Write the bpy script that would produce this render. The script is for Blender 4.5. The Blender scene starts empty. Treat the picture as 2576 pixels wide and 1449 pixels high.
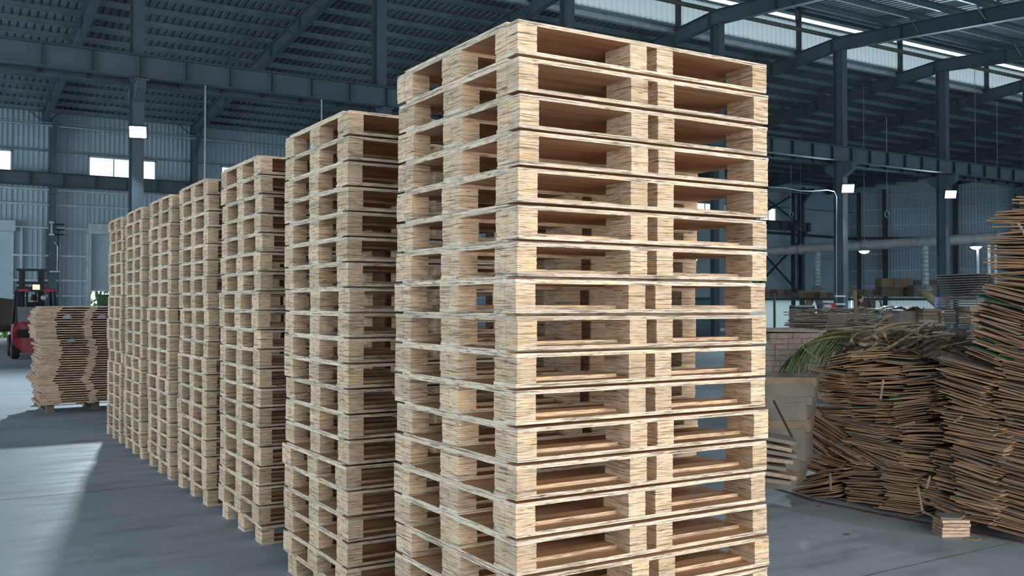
import bpy, math, random
import numpy as np
from mathutils import Vector, Matrix
R = random.Random(7)
SC = bpy.context.scene
COL = SC.collection

# ------------------------------------------------------------------ camera
H = 1.60                      # eye height
YAW, PIT, ROL, FPX = .5490, .0164, .0018, 2394.4
fw = Vector((math.sin(YAW)*math.cos(PIT), math.cos(YAW)*math.cos(PIT), math.sin(PIT)))
r0 = Vector((math.cos(YAW), -math.sin(YAW), 0)); u0 = r0.cross(fw)
rt = r0*math.cos(ROL)+u0*math.sin(ROL); up = -r0*math.sin(ROL)+u0*math.cos(ROL)
cam = bpy.data.cameras.new('camera'); cam.lens = 36*FPX/2576; cam.sensor_width = 36; cam.clip_end = 400
co = bpy.data.objects.new('camera', cam); COL.objects.link(co)
m = Matrix((rt, up, -fw)).transposed().to_4x4(); m.translation = (0, 0, H)
co.matrix_world = m
SC.camera = co
SC.view_settings.view_transform = 'Standard'; SC.view_settings.look = 'None'
SC.view_settings.gamma = 1; SC.view_settings.use_curve_mapping = False
SC.view_settings.exposure = 0.30

# ------------------------------------------------------------------ world, front door daylight and added fill lamps
W = bpy.data.worlds.new('sky'); SC.world = W; W.use_nodes = True
bg = W.node_tree.nodes['Background']
bg.inputs[0].default_value = (.80, .93, 1.0, 1); bg.inputs[1].default_value = 1.25

def area(name, loc, direction, sx, sy, energy, color, spread=180):
    l = bpy.data.lights.new(name, 'AREA'); l.shape = 'RECTANGLE'; l.size = sx; l.size_y = sy
    l.energy = energy; l.color = color; l.spread = math.radians(spread)
    o = bpy.data.objects.new(name, l); COL.objects.link(o); o.location = loc
    o.rotation_euler = Vector(direction).to_track_quat('-Z', 'Y').to_euler()
    return o
area('daylight_front_door', (4.5, -6.3, 2.9), (0.12, 1, -.02), 13, 5.4, 860, (1.0, .95, .88))
area('added_fill_left', (-11.7, 7, 2.9), (1, .1, 0), 14, 5.2, 820, (.74, .89, 1.0))  # added cool fill for the left faces of the stacks; door invented
area('added_fill_left_back', (-11.7, 36, 2.7), (1, .12, 0), 14, 4.8, 950, (.80, .93, 1.0))  # added fill that brightens the back wall and far floor; door invented
area('added_fill_right', (46, -5.5, 2.8), (-.1, 1, -.06), 40, 5.2, 1350, (.72, .88, 1.0))  # added wide fill for the right half of the hall, no known door

# ------------------------------------------------------------------ helpers
def ray(x, y): return fw+rt*((x-1288)/FPX)-up*((y-724.5)/FPX)
CAMP = Vector((0, 0, H))
def at_z(x, y, z=0): d = ray(x, y); return CAMP+d*((z-H)/d.z)
def at_X(x, y, X): d = ray(x, y); return CAMP+d*(X/d.x)
def at_Y(x, y, Y): d = ray(x, y); return CAMP+d*(Y/d.y)
def at_d(x, y, dep): return CAMP+ray(x, y)*dep

class MB:
    def __init__(s): s.v = []; s.f = []; s.mi = []
    def add(s, vs, fs, mi=0):
        b = len(s.v); s.v += [tuple(v) for v in vs]; s.f += [tuple(b+i for i in f) for f in fs]; s.mi += [mi]*len(fs)
        return s
    def box(s, x0, x1, y0, y1, z0, z1, mi=0, M=None):
        vs = [(x, y, z) for z in (z0, z1) for y in (y0, y1) for x in (x0, x1)]
        if M is not None: vs = [M @ Vector(v) for v in vs]
        return s.add(vs, [(0, 2, 3, 1), (4, 5, 7, 6), (0, 1, 5, 4), (2, 6, 7, 3), (0, 4, 6, 2), (1, 3, 7, 5)], mi)
    def bar(s, a, b, w, h, mi=0, upv=(0, 0, 1)):
        a = Vector(a); b = Vector(b); d = (b-a); L = d.length; d.normalize()
        x = d.cross(Vector(upv))
        if x.length < 1e-4: x = d.cross(Vector((1, 0, 0)))
        x.normalize(); z = x.cross(d)
        vs = [p+x*i*w/2+z*j*h/2 for p in (a, b) for j in (-1, 1) for i in (-1, 1)]
        return s.add(vs, [(0, 1, 3, 2), (4, 6, 7, 5), (0, 4, 5, 1), (2, 3, 7, 6), (0, 2, 6, 4), (1, 5, 7, 3)], mi)
    def tube(s, pts, rads, n=8, mi=0, cap=True):
        pts = [Vector(p) for p in pts]
        if not hasattr(rads, '__len__'): rads = [rads]*len(pts)
        rings = []
        for i, p in enumerate(pts):
            d = (pts[min(i+1, len(pts)-1)]-pts[max(i-1, 0)]).normalized()
            x = d.cross(Vector((0, 0, 1)))
            if x.length < .05: x = d.cross(Vector((0, 1, 0)))
            x.normalize(); y = d.cross(x)
            rings.append([p+(x*math.cos(2*math.pi*k/n)+y*math.sin(2*math.pi*k/n))*rads[i] for k in range(n)])
        vs = [v for r in rings for v in r]; fs = []
        for i in range(len(pts)-1):
            for k in range(n):
                a = i*n+k; b = i*n+(k+1) % n
                fs.append((a, b, b+n, a+n))
        if cap: fs += [tuple(range(n))[::-1], tuple(range(len(vs)-n, len(vs)))]
        return s.add(vs, fs, mi)
    def prism(s, poly, z0, z1, mi=0, M=None):
        n = len(poly); vs = [(x, y, z0) for x, y in poly]+[(x, y, z1) for x, y in poly]
        if M is not None: vs = [M @ Vector(v) for v in vs]
        fs = [tuple(range(n))[::-1], tuple(range(n, 2*n))]+[(i, (i+1) % n, (i+1) % n+n, i+n) for i in range(n)]
        return s.add(vs, fs, mi)
    def mesh(s, name, mats, smooth=False):
        me = bpy.data.meshes.new(name); me.from_pydata(s.v, [], s.f)
        for mm in (mats if isinstance(mats, (list, tuple)) else [mats]): me.materials.append(mm)
        if len(set(s.mi)) > 1: me.polygons.foreach_set('material_index', s.mi)
        if smooth: me.polygons.foreach_set('use_smooth', [True]*len(s.f))
        me.update(); return me
    def build(s, name, mats, parent=None, smooth=False, **kw):
        return put(name, s.mesh(name, mats, smooth), parent, **kw)

def put(name, me, parent=None, loc=(0, 0, 0), rot=(0, 0, 0), scale=(1, 1, 1), **kw):
    o = bpy.data.objects.new(name, me); COL.objects.link(o)
    o.parent = parent; o.location = loc; o.rotation_euler = rot; o.scale = scale
    tag(o, **kw); return o
def tag(o, label=None, cat=None, group=None, kind=None):
    if label: o['label'] = label
    if cat: o['category'] = cat
    if group: o['group'] = group
    if kind: o['kind'] = kind
    return o
def empty(name, loc=(0, 0, 0), rz=0, **kw):
    o = bpy.data.objects.new(name, None); COL.objects.link(o); o.location = loc
    o.rotation_euler = (0, 0, rz); o.empty_display_size = .1; tag(o, **kw); return o
def parts_of(o): return [c for c in COL.objects if c.parent == o]
def lathe(mb, prof, n=16, mi=0, M=None):
    vs = []; fs = []
    for r, z in prof:
        for k in range(n):
            v = Vector((r*math.cos(2*math.pi*k/n), r*math.sin(2*math.pi*k/n), z)); vs.append(M @ v if M is not None else v)
    for i in range(len(prof)-1):
        for k in range(n):
            a = i*n+k; b = i*n+(k+1) % n; fs.append((a, b, b+n, a+n))
    fs += [tuple(range(n))[::-1], tuple(range(len(vs)-n, len(vs)))]
    return mb.add(vs, fs, mi)
_T = 'twenty thirty forty'.split(); _U = 'first second third fourth fifth sixth seventh eighth ninth tenth eleventh twelfth thirteenth fourteenth fifteenth sixteenth seventeenth eighteenth nineteenth'.split()
def ORDN(n):
    if n == 1: return 'topmost'
    if n < 20: w_ = _U[n-1]
    else: w_ = ('twentieth', 'thirtieth', 'fortieth')[n//10-2] if n % 10 == 0 else _T[n//10-2]+'-'+_U[n % 10-1]
    return w_+' from the top'
ORD = 'topmost,second,third,fourth,fifth,sixth,seventh,eighth,ninth,tenth,eleventh,twelfth,thirteenth,fourteenth,fifteenth,sixteenth,seventeenth,eighteenth,nineteenth,lowest'.split(',')

# ------------------------------------------------------------------ materials
def nmat(name):
    mt = bpy.data.materials.new(name); mt.use_nodes = True
    nt = mt.node_tree; b = nt.nodes['Principled BSDF']; return mt, nt, b
def N(nt, t, **kw):
    n = nt.nodes.new(t)
    for k, v in kw.items():
        if k.startswith('_'): setattr(n, k[1:], v)
        else: n.inputs[k.replace('__', ' ')].default_value = v
    return n
def ramp(nt, stops, fac):
    n = nt.nodes.new('ShaderNodeValToRGB'); e = n.color_ramp.elements
    while len(e) < len(stops): e.new(.5)
    for k, (p, c) in enumerate(stops): e[k].position = p; e[k].color = (*c, 1)
    nt.links.new(fac, n.inputs[0]); return n
def simple(name, col, rough=.6, metal=0, var=.12, scale=3.0, spec=.5, bump=0, coord='Object', stretch=(1, 1, 1)):
    mt, nt, b = nmat(name)
    tc = N(nt, 'ShaderNodeTexCoord'); mp = N(nt, 'ShaderNodeMapping'); mp.inputs['Scale'].default_value = stretch
    oi = N(nt, 'ShaderNodeObjectInfo'); ad = N(nt, 'ShaderNodeVectorMath', _operation='MULTIPLY_ADD')
    cv = N(nt, 'ShaderNodeCombineXYZ')
    for k in range(3): nt.links.new(oi.outputs['Random'], cv.inputs[k])
    nt.links.new(cv.outputs[0], ad.inputs[0]); ad.inputs[1].default_value = (37, 53, 71)
    nt.links.new(tc.outputs[coord], mp.inputs[0]); nt.links.new(mp.outputs[0], ad.inputs[2])
    nz = N(nt, 'ShaderNodeTexNoise', Scale=scale, Detail=5.0, Roughness=.6)
    nt.links.new(ad.outputs[0], nz.inputs['Vector'])
    lo = tuple(max(0, c*(1-var*1.6)) for c in col); hi = tuple(min(1, c*(1+var*1.6)) for c in col)
    rp = ramp(nt, [(.3, lo), (.7, hi)], nz.outputs[0])
    nt.links.new(rp.outputs[0], b.inputs['Base Color'])
    b.inputs['Roughness'].default_value = rough; b.inputs['Metallic'].default_value = metal
    b.inputs['Specular IOR Level'].default_value = spec
    if bump:
        bp = N(nt, 'ShaderNodeBump', Strength=bump, Distance=.01); nt.links.new(nz.outputs[0], bp.inputs['Height'])
        nt.links.new(bp.outputs[0], b.inputs['Normal'])
    return mt

def ply(name, edge, face, zf=420.0, gray=0.0, rnd=.5):
    """plywood: fine plies on upright edges, long veneer grain on flat faces"""
    mt, nt, b = nmat(name); L = nt.links.new
    tc = N(nt, 'ShaderNodeTexCoord'); oi = N(nt, 'ShaderNodeObjectInfo')
    cv = N(nt, 'ShaderNodeCombineXYZ')
    for k in range(3): L(oi.outputs['Random'], cv.inputs[k])
    ad = N(nt, 'ShaderNodeVectorMath', _operation='MULTIPLY_ADD'); L(cv.outputs[0], ad.inputs[0]); ad.inputs[1].default_value = (17, 23, 31)
    L(tc.outputs['Object'], ad.inputs[2])
    def nz(sc, detail=3.0, rough=.6, scale=1.0):
        mp = N(nt, 'ShaderNodeMapping'); mp.inputs['Scale'].default_value = sc; L(ad.outputs[0], mp.inputs[0])
        n = N(nt, 'ShaderNodeTexNoise', Scale=scale, Detail=detail, Roughness=rough); L(mp.outputs[0], n.inputs['Vector']); return n
    n1 = nz((4.5, 4.5, zf), 3.0, .75)
    n2 = nz((14, 14, zf*1.2), 2.0, .6)
    n3 = nz((9, 9, 24), 3.0)
    e = [tuple(c*k for c in edge) for k in (.22, .52, .86, 1.10, 1.26, .88)]
    pink = (e[5][0]*1.02, e[5][1]*.88, e[5][2]*.86)
    rp = ramp(nt, [(.30, e[0]), (.40, e[1]), (.46, e[2]), (.52, e[4]), (.57, e[3]), (.63, pink), (.72, e[1])], n1.outputs[0])
    dk = ramp(nt, [(.34, (.22, .15, .11)), (.40, (1, 1, 1))], n2.outputs[0])
    mu = N(nt, 'ShaderNodeMixRGB', _blend_type='MULTIPLY', Fac=.8); L(rp.outputs[0], mu.inputs[1]); L(dk.outputs[0], mu.inputs[2])
    tint = ramp(nt, [(.35, (.86, .76, .70)), (.48, (1, 1, 1)), (.62, (1.0, .90, .72))], n3.outputs[0])
    mu2 = N(nt, 'ShaderNodeMixRGB', _blend_type='MULTIPLY', Fac=.8); L(mu.outputs[0], mu2.inputs[1]); L(tint.outputs[0], mu2.inputs[2])
    # flat faces
    g1 = nz((1.2, 26, 3), 5.0, .6); g2 = nz((.8, 2.6, 1), 2.0)
    f = [tuple(c*k for c in face) for k in (.55, .9, 1.15)]
    fr = ramp(nt, [(.25, f[0]), (.45, f[1]), (.7, f[2])], g1.outputs[0])
    fr2 = ramp(nt, [(.34, (.60, .44, .34)), (.42, (1, 1, 1)), (.55, (1, .93, .84)), (.66, (.88, .64, .48))], g2.outputs[0])
    mu3 = N(nt, 'ShaderNodeMixRGB', _blend_type='MULTIPLY', Fac=.75); L(fr.outputs[0], mu3.inputs[1]); L(fr2.outputs[0], mu3.inputs[2])
    ge = N(nt, 'ShaderNodeNewGeometry'); sx = N(nt, 'ShaderNodeSeparateXYZ'); L(ge.outputs['True Normal'], sx.inputs[0])
    ab = N(nt, 'ShaderNodeMath', _operation='ABSOLUTE'); L(sx.outputs[2], ab.inputs[0])
    gt = N(nt, 'ShaderNodeMath', _operation='GREATER_THAN'); L(ab.outputs[0], gt.inputs[0]); gt.inputs[1].default_value = .6
    mx = N(nt, 'ShaderNodeMixRGB'); L(gt.outputs[0], mx.inputs[0]); L(mu2.outputs[0], mx.inputs[1]); L(mu3.outputs[0], mx.inputs[2])
    # small brightness change from piece to piece
    hs = N(nt, 'ShaderNodeHueSaturation'); L(mx.outputs[0], hs.inputs['Color'])
    mr = N(nt, 'ShaderNodeMapRange'); L(oi.outputs['Random'], mr.inputs[0]); mr.inputs[3].default_value = 1-rnd*.22; mr.inputs[4].default_value = 1+rnd*.16
    L(mr.outputs[0], hs.inputs['Value'])
    L(hs.outputs[0], b.inputs['Base Color'])
    b.inputs['Roughness'].default_value = .75; b.inputs['Specular IOR Level'].default_value = .25
    bp = N(nt, 'ShaderNodeBump', Strength=.35, Distance=.002); L(n1.outputs[0], bp.inputs['Height']); L(bp.outputs[0], b.inputs['Normal'])
    return mt

M = {}
M['ply'] = ply('plywood', (.70, .545, .395), (.60, .375, .225), 215, rnd=.8)
M['plydeck'] = ply('plywood_sheet', (.72, .625, .51), (.60, .375, .225), 170, rnd=.8)
M['flatply'] = ply('pale_sawn_wood', (.62, .46, .35), (.50, .36, .26), 160)
M['veneer'] = ply('torn_veneer', (.60, .38, .24), (.36, .29, .24), 150, rnd=1.5)
M['veneer_gray'] = ply('weathered_veneer', (.42, .33, .26), (.36, .35, .34), 150, rnd=1.3)
M['green'] = simple('green_film', (.02, .12, .07), .6)
M['steel'] = simple('painted_blue_gray_steel', (.072, .106, .128), .55, 0, .1, 1.5)
M['steel_dark'] = simple('dark_steel', (.035, .052, .062), .6, 0, .12, 2)
M['sheet'] = simple('wall_sheet', (.36, .48, .56), .5, .0, .06, .6)
M['roofsheet'] = simple('roof_sheet', (.165, .21, .23), .45, .35, .12, 1.2)
M['galv'] = simple('galvanised_steel', (.42, .50, .54), .4, .35, .12, 4)
M['duct'] = simple('duct_metal', (.62, .66, .67), .35, .15, .12, 3)
M['ridgepipe'] = simple('dull_pipe', (.09, .105, .09), .7, 0, .1, 3)
M['purlin'] = simple('purlin_steel', (.19, .26, .29), .42, .5, .12, 2)
M['white'] = simple('white_sheet', (.72, .82, .84), .5, 0, .06, 2)
M['shutter'] = simple('shutter_slats', (.46, .58, .64), .5, .0, .05, 1)
M['black'] = simple('black_rubber', (.012, .013, .014), .8, 0, .2, 8)
M['mast'] = simple('dark_mast_steel', (.025, .03, .045), .5, .3, .15, 5)
M['red'] = simple('red_paint', (.30, .022, .035), .4, 0, .15, 5)
M['gray'] = simple('gray_metal', (.22, .23, .23), .6, 0, .15, 4)
M['brownmetal'] = simple('brown_machine', (.10, .075, .06), .7, 0, .2, 3)
M['rust'] = simple('rusty_steel', (.11, .065, .055), .8, 0, .35, 14)
M['card'] = simple('gray_cardboard', (.21, .185, .16), .85, 0, .12, 5)
M['box'] = simple('brown_carton', (.26, .185, .125), .85, 0, .15, 6)
M['oldwood'] = simple('weathered_wood', (.19, .15, .12), .85, 0, .35, 6, stretch=(1, 6, 6))
M['palewood'] = simple('pale_wood', (.36, .27, .20), .8, 0, .25, 6, stretch=(1, 8, 8))
M['lumber'] = simple('planed_lumber', (.40, .32, .27), .8, 0, .22, 7, stretch=(1, 8, 8))
M['bark'] = simple('dry_branch', (.17, .125, .085), .85, 0, .4, 20)
M['barkpale'] = simple('stripped_branch', (.36, .28, .18), .8, 0, .3, 20)
M['frond'] = simple('palm_leaf', (.075, .115, .045), .55, 0, .35, 9)
M['frond_stem'] = simple('palm_stalk', (.20, .17, .07), .6, 0, .2, 9)
M['cloth'] = simple('cream_dust_bag', (.52, .43, .28), .85, 0, .12, 6)
M['film'] = simple('plastic_wrap', (.30, .31, .32), .5, 0, .2, 10)
M['slate'] = simple('gray_board', (.105, .11, .11), .8, 0, .3, 9, stretch=(1, 5, 14))
M['bluebin'] = simple('blue_plastic', (.02, .05, .13), .5)
M['skin'] = simple('skin', (.45, .27, .19), .6, 0, .05)
M['hair'] = simple('black_hair', (.012, .01, .01), .7)
M['darkcloth'] = simple('dark_jacket', (.015, .017, .022), .85)
M['whitecloth'] = simple('white_cloth', (.7, .7, .7), .8)
M['lilac'] = simple('lilac_board', (.25, .24, .42), .7)
M['redplain'] = simple('red_plastic', (.55, .03, .04), .5)
M['foliage'] = simple('green_leaves', (.16, .34, .08), .8, 0, .5, 6)
M['ground_out'] = simple('outside_ground', (.40, .42, .36), .9, 0, .2, 2)
M['cable'] = simple('gray_cable', (.26, .29, .30), .6)
def emis(name, col, st):
    mt, nt, b = nmat(name); b.inputs['Base Color'].default_value = (*col, 1)
    b.inputs['Emission Color'].default_value = (*col, 1); b.inputs['Emission Strength'].default_value = st; return mt
M['led'] = emis('led_lens', (.85, .95, 1), 30)
M['led_small'] = emis('led_lens_small', (.95, 1, .97), 8)
M['amber'] = emis('amber_lamp', (1, .62, .25), 2.2)
def glass():
    mt, nt, b = nmat('window_glass'); nt.nodes.remove(b)
    t = N(nt, 'ShaderNodeBsdfTransparent'); t.inputs[0].default_value = (.97, 1, .99, 1); g = N(nt, 'ShaderNodeBsdfGlossy', Roughness=.05)
    mx = N(nt, 'ShaderNodeMixShader', Fac=.06); nt.links.new(t.outputs[0], mx.inputs[1]); nt.links.new(g.outputs[0], mx.inputs[2])
    nt.links.new(mx.outputs[0], nt.nodes['Material Output'].inputs[0]); return mt
M['glass'] = glass()
def translucent():
    mt, nt, b = nmat('translucent_panel'); nt.nodes.remove(b)
    t = N(nt, 'ShaderNodeBsdfTranslucent'); t.inputs[0].default_value = (.62, .74, .76, 1); g = N(nt, 'ShaderNodeBsdfDiffuse'); g.inputs[0].default_value = (.5, .6, .62, 1)
    mx = N(nt, 'ShaderNodeMixShader', Fac=.35); nt.links.new(t.outputs[0], mx.inputs[1]); nt.links.new(g.outputs[0], mx.inputs[2])
    nt.links.new(mx.outputs[0], nt.nodes['Material Output'].inputs[0]); return mt
M['panel'] = translucent()
M['panelbright'] = translucent(); M['panelbright'].node_tree.nodes['Translucent BSDF'].inputs[0].default_value = (.86, .95, .95, 1); M['panelbright'].name = 'clear_roof_panel'
def concrete():
    mt, nt, b = nmat('polished_concrete'); L = nt.links.new
    tc = N(nt, 'ShaderNodeTexCoord')
    def nz(sc, scale, detail=5.0, rough=.6):
        mp = N(nt, 'ShaderNodeMapping'); mp.inputs['Scale'].default_value = sc; L(tc.outputs['Object'], mp.inputs[0])
        n = N(nt, 'ShaderNodeTexNoise', Scale=scale, Detail=detail, Roughness=rough); L(mp.outputs[0], n.inputs['Vector']); return n
    a = nz((1, 1, 1), .45); c = nz((.8, 3, 1), 1.6, 6.0); d = nz((1, 4, 1), 9.0, 3.0)
    r1 = ramp(nt, [(.3, (.29, .345, .385)), (.5, (.375, .43, .475)), (.7, (.46, .515, .56))], a.outputs[0])
    r2 = ramp(nt, [(.33, (.66, .68, .71)), (.45, (.9, .9, .91)), (.58, (1, 1, 1)), (.68, (1.0, 1.0, 1.0))], c.outputs[0])
    r3 = ramp(nt, [(.27, (.55, .55, .56)), (.34, (1, 1, 1))], d.outputs[0])
    m1 = N(nt, 'ShaderNodeMixRGB', _blend_type='MULTIPLY', Fac=.9); L(r1.outputs[0], m1.inputs[1]); L(r2.outputs[0], m1.inputs[2])
    m2 = N(nt, 'ShaderNodeMixRGB', _blend_type='MULTIPLY', Fac=.7); L(m1.outputs[0], m2.inputs[1]); L(r3.outputs[0], m2.inputs[2])
    L(m2.outputs[0], b.inputs['Base Color'])
    rr = N(nt, 'ShaderNodeMapRange'); L(c.outputs[0], rr.inputs[0]); rr.inputs[1].default_value = .3; rr.inputs[2].default_value = .7
    rr.inputs[3].default_value = .5; rr.inputs[4].default_value = .72; L(rr.outputs[0], b.inputs['Roughness'])
    bp = N(nt, 'ShaderNodeBump', Strength=.12, Distance=.01); L(c.outputs[0], bp.inputs['Height']); L(bp.outputs[0], b.inputs['Normal'])
    b.inputs['Specular IOR Level'].default_value = .4
    return mt
M['concrete'] = concrete()

# ------------------------------------------------------------------ the shell
YW = 46.0; RIDGE = 24.0; X0, X1, Y0 = -12.0, 72.0, -6.0
CORN = Vector((56.9, YW, 0)); SK = Vector((.493, -.870, 0)).normalized()
def zr(y): return 11.66-.082*abs(y-RIDGE)          # top of the rafters

floor = empty('floor', kind='structure')
jy = [Y0-4, -1.33, 3.72, 8.77, 13.6, 18.7, 23.8, 28.9, 34, 39, YW+.4]
for a, c in zip(jy[:-1], jy[1:]):
    b = MB(); e = .004
    b.add([(X0-2, a+e, 0), (X1+4, a+e, 0), (X1+4, c-e, 0), (X0-2, c-e, 0), (X0-2, a+e, -.004), (X1+4, a+e, -.004), (X1+4, c-e, -.004), (X0-2, c-e, -.004)],
          [(0, 1, 2, 3), (7, 6, 5, 4), (0, 4, 5, 1), (2, 6, 7, 3), (1, 5, 6, 2), (0, 3, 7, 4)])
    b.build('slab', M['concrete'], floor)
for y in jy[1:-1]: MB().box(X0-2, X1+4, y-.004, y+.004, -.004, .0015).build('joint_filler', M['slate'], floor)
MB().box(X0-2, X1+4, Y0-4, YW+.4, -.2, -.005).build('subfloor', M['black'], floor)
b = MB(); pts = [(6.52, 6.9), (6.14, 5.32), (6.20, 4.5), (6.27, 3.74), (6.30, 3.3)]
for p, q in zip(pts[:-1], pts[1:]): b.bar((*p, .004), (*q, .004), .035, .01)
b.build('trim_1', M['rust'], kind='structure')
MB().box(-60, 110, YW+.5, 110, -.1, -.02).build('outside_ground', M['ground_out'], kind='structure')

def corr(mb, O, D, L, z0, z1, per=.2, dep=.03, mi=0):
    """upright corrugated sheet from O along D; ribs stand towards the room (left of D rotated)"""
    O = Vector((O[0], O[1], 0)); D = Vector((D[0], D[1], 0)).normalized(); Nn = Vector((D.y, -D.x, 0))
    n = max(1, round(L/per)); per = L/n; prof = []
    for k in range(n):
        s = k*per; prof += [(s, 0), (s+per*.55, 0), (s+per*.67, dep), (s+per*.88, dep)]
    prof.append((L, 0))
    vs = []
    for s, d in prof: p = O+D*s+Nn*d; vs += [(p.x, p.y, z0), (p.x, p.y, z1)]
    fs = [(2*i, 2*i+2, 2*i+3, 2*i+1) for i in range(len(prof)-1)]
    return mb.add(vs, fs, mi)
def wall_with_holes(name, O, D, L, z1, holes, mat, per=.2):
    O = Vector((O[0], O[1], 0)); D = Vector((D[0], D[1], 0)).normalized()
    mb = MB(); cuts = sorted({0, L}|{h[0] for h in holes}|{h[1] for h in holes}); cuts = [c for c in cuts if 0 <= c <= L]
    for a, c in zip(cuts[:-1], cuts[1:]):
        hs = sorted([(h[2], h[3]) for h in holes if h[0] < (a+c)/2 < h[1]]); z = 0
        for h0, h1 in hs:
            if h0 > z: corr(mb, O+D*a, D, c-a, z, h0, per)
            z = h1
        if z < z1: corr(mb, O+D*a, D, c-a, z, z1, per)
    return mb.build(name, mat, kind='structure')
wins = [(-5.0, -2.1), (.05, 2.96), (5.97, 8.86), (11.8, 14.7), (17.9, 20.8), (23.9, 26.8), (29.9, 32.8), (35.9, 38.8), (41.7, 44.6), (46.7, 49.27)]
doors = [(-.3, 2.98, 4.75, 1.68), (6.05, 9.4, 4.75, 2.2), (41.6, 44.4, 4.85, 2.1)]
holes = [(a-X0, c-X0, 7.15, 8.15) for a, c in wins]+[(39-X0, 41.4-X0, .0, 2.03), (44.6-X0, CORN.x-X0, .0, 2.03)]+[(a-X0, c-X0, 0, h) for a, c, h, bb in doors[:2]]
wall_back = wall_with_holes('wall_back', (X0, YW), (1, 0), CORN.x-X0, 10.1, holes, M['sheet'])
SKL = 30.0
SKE = CORN+SK*SKL
mb = corr(MB(), CORN, SK, 16, 2.08, 11.9); corr(mb, CORN+SK*16, SK, SKL-16, 0, 11.9); mb.build('wall_right', M['sheet'], kind='structure')
MB().box(SKE.x, SKE.x+.1, Y0, SKE.y, 0, 11.8).build('wall_side', M['sheet'], kind='structure')
mb = MB(); corr(mb, (X0, YW), (0, -1), 2.5, 0, 11.8); corr(mb, (X0, 43.5), (0, -1), 15, 5.3, 11.8); corr(mb, (X0, 28.5), (0, -1), 13.5, 0, 11.8); corr(mb, (X0, 15), (0, -1), 16, 5.6, 11.8); corr(mb, (X0, -1), (0, -1), 5, 0, 11.8)
mb.build('wall_left', M['sheet'], kind='structure')
mb = MB(); corr(mb, (X0, Y0), (1, 0), X1-X0, 6.0, 9.3); corr(mb, (X0, Y0), (1, 0), 8.5, 0, 6.0); corr(mb, (13, Y0), (1, 0), 12, 0, 6.0)
mb.build('wall_front', M['sheet'], kind='structure')

# windows
for k, (a, c) in enumerate(wins):
    w = empty('window_%d' % (k+1), ((a+c)/2, YW, 7.65), kind='structure')
    f = MB(); hw = (c-a)/2
    f.box(-hw, hw, -.05, .05, -.5, -.45).box(-hw, hw, -.05, .05, .45, .5).box(-hw, -hw+.06, -.05, .05, -.5, .5).box(hw-.06, hw, -.05, .05, -.5, .5)
    fr = f.build('window_frame', M['galv'], w)
    for j in (1, 2): MB().box(-.02, .02, -.03, .03, -.45, .45).build('mullion', M['galv'], fr, loc=(-hw+2*hw*j/3+.1, 0, 0))
    for j in range(3):
        MB().box(-hw/3+.02, hw/3-.02, -.004, .004, -.45, .45).build('pane', M['glass'], fr, loc=(-hw+2*hw*(j+.5)/3, 0, 0))
# trees and hedge outside (seen under the doors and through the windows)
def leafy(name, x0, x1, y0, y1, z0, z1, n, size, **kw):
    mb = MB()
    for _ in range(n):
        p = Vector((R.uniform(x0, x1), R.uniform(y0, y1), R.uniform(z0, z1))); q = Matrix.Rotation(R.uniform(0, 6.28), 3, 'Z') @ Matrix.Rotation(R.uniform(.3, 1.6), 3, 'X')
        s = size*R.uniform(.6, 1.4)
        mb.add([p+q @ Vector(v)*s for v in ((0, -1, 0), (.4, 0, .1), (0, 1, 0), (-.4, 0, .1))], [(0, 1, 2, 3)])
    return mb.build(name, M['foliage'], **kw)
leafy('hedge', -6, 16, 49, 51, 0, 2.6, 5200, .16, kind='stuff', label='green hedge outside beyond the half open roller doors', cat='hedge')

# roller doors
for k, (a, c, top, bot) in enumerate(doors):
    yd = YW+.05 if k < 2 else YW-.10
    d = empty('door_%d' % (k+1), ((a+c)/2, yd, 0), kind='structure'); hw = (c-a)/2
    mb = MB()
    prof = []; z = bot
    while z < top: prof += [(z, 0), (z+.05, -.018)]; z += .1
    vs = []
    for z, y in prof: vs += [(-hw, y, z), (hw, y, z)]
    mb.add(vs, [(2*i, 2*i+1, 2*i+3, 2*i+2) for i in range(len(prof)-1)])
    mb.build('roller_shutter', M['shutter'], d)
    MB().box(-hw, hw, -.04, .03, bot-.08, bot).build('bottom_rail', M['galv'], d)
    for s in (-1, 1): MB().box(s*hw-.06, s*hw+.06, -.2, -.04, 0, 4.9).build('guide_rail', M['galv'], d)
    MB().box(-hw-.1, hw+.1, -.5, -.02, top-.1, top+.35).build('shutter_housing', M['galv' if k else 'shutter'], d)
# lighter inner uprights beside the doors
for k, (x, z1) in enumerate(((3.33, 4.85), (5.95, 4.82), (4.2, 4.8), (4.85, 4.8))):
    MB().box(x-.045, x+.045, YW-.17, YW-.06, 0, z1).build('trim_%d' % (k+2), M['galv' if k < 2 else 'purlin'], kind='structure')
# white band of low panels at the right
wb = empty('trim_6', kind='structure')
mb = MB(); corr(mb, (39, YW-.25), (1, 0), CORN.x-39.3, 0, 2.05, .22, .03); mb.build('low_panel', M['panel'], wb)
mb = MB(); p = CORN+Vector((-.3, -.35, 0)); corr(mb, p, SK, 16, 0, 2.1, .22, .03); mb.build('low_panel', M['panel'], wb)

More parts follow.
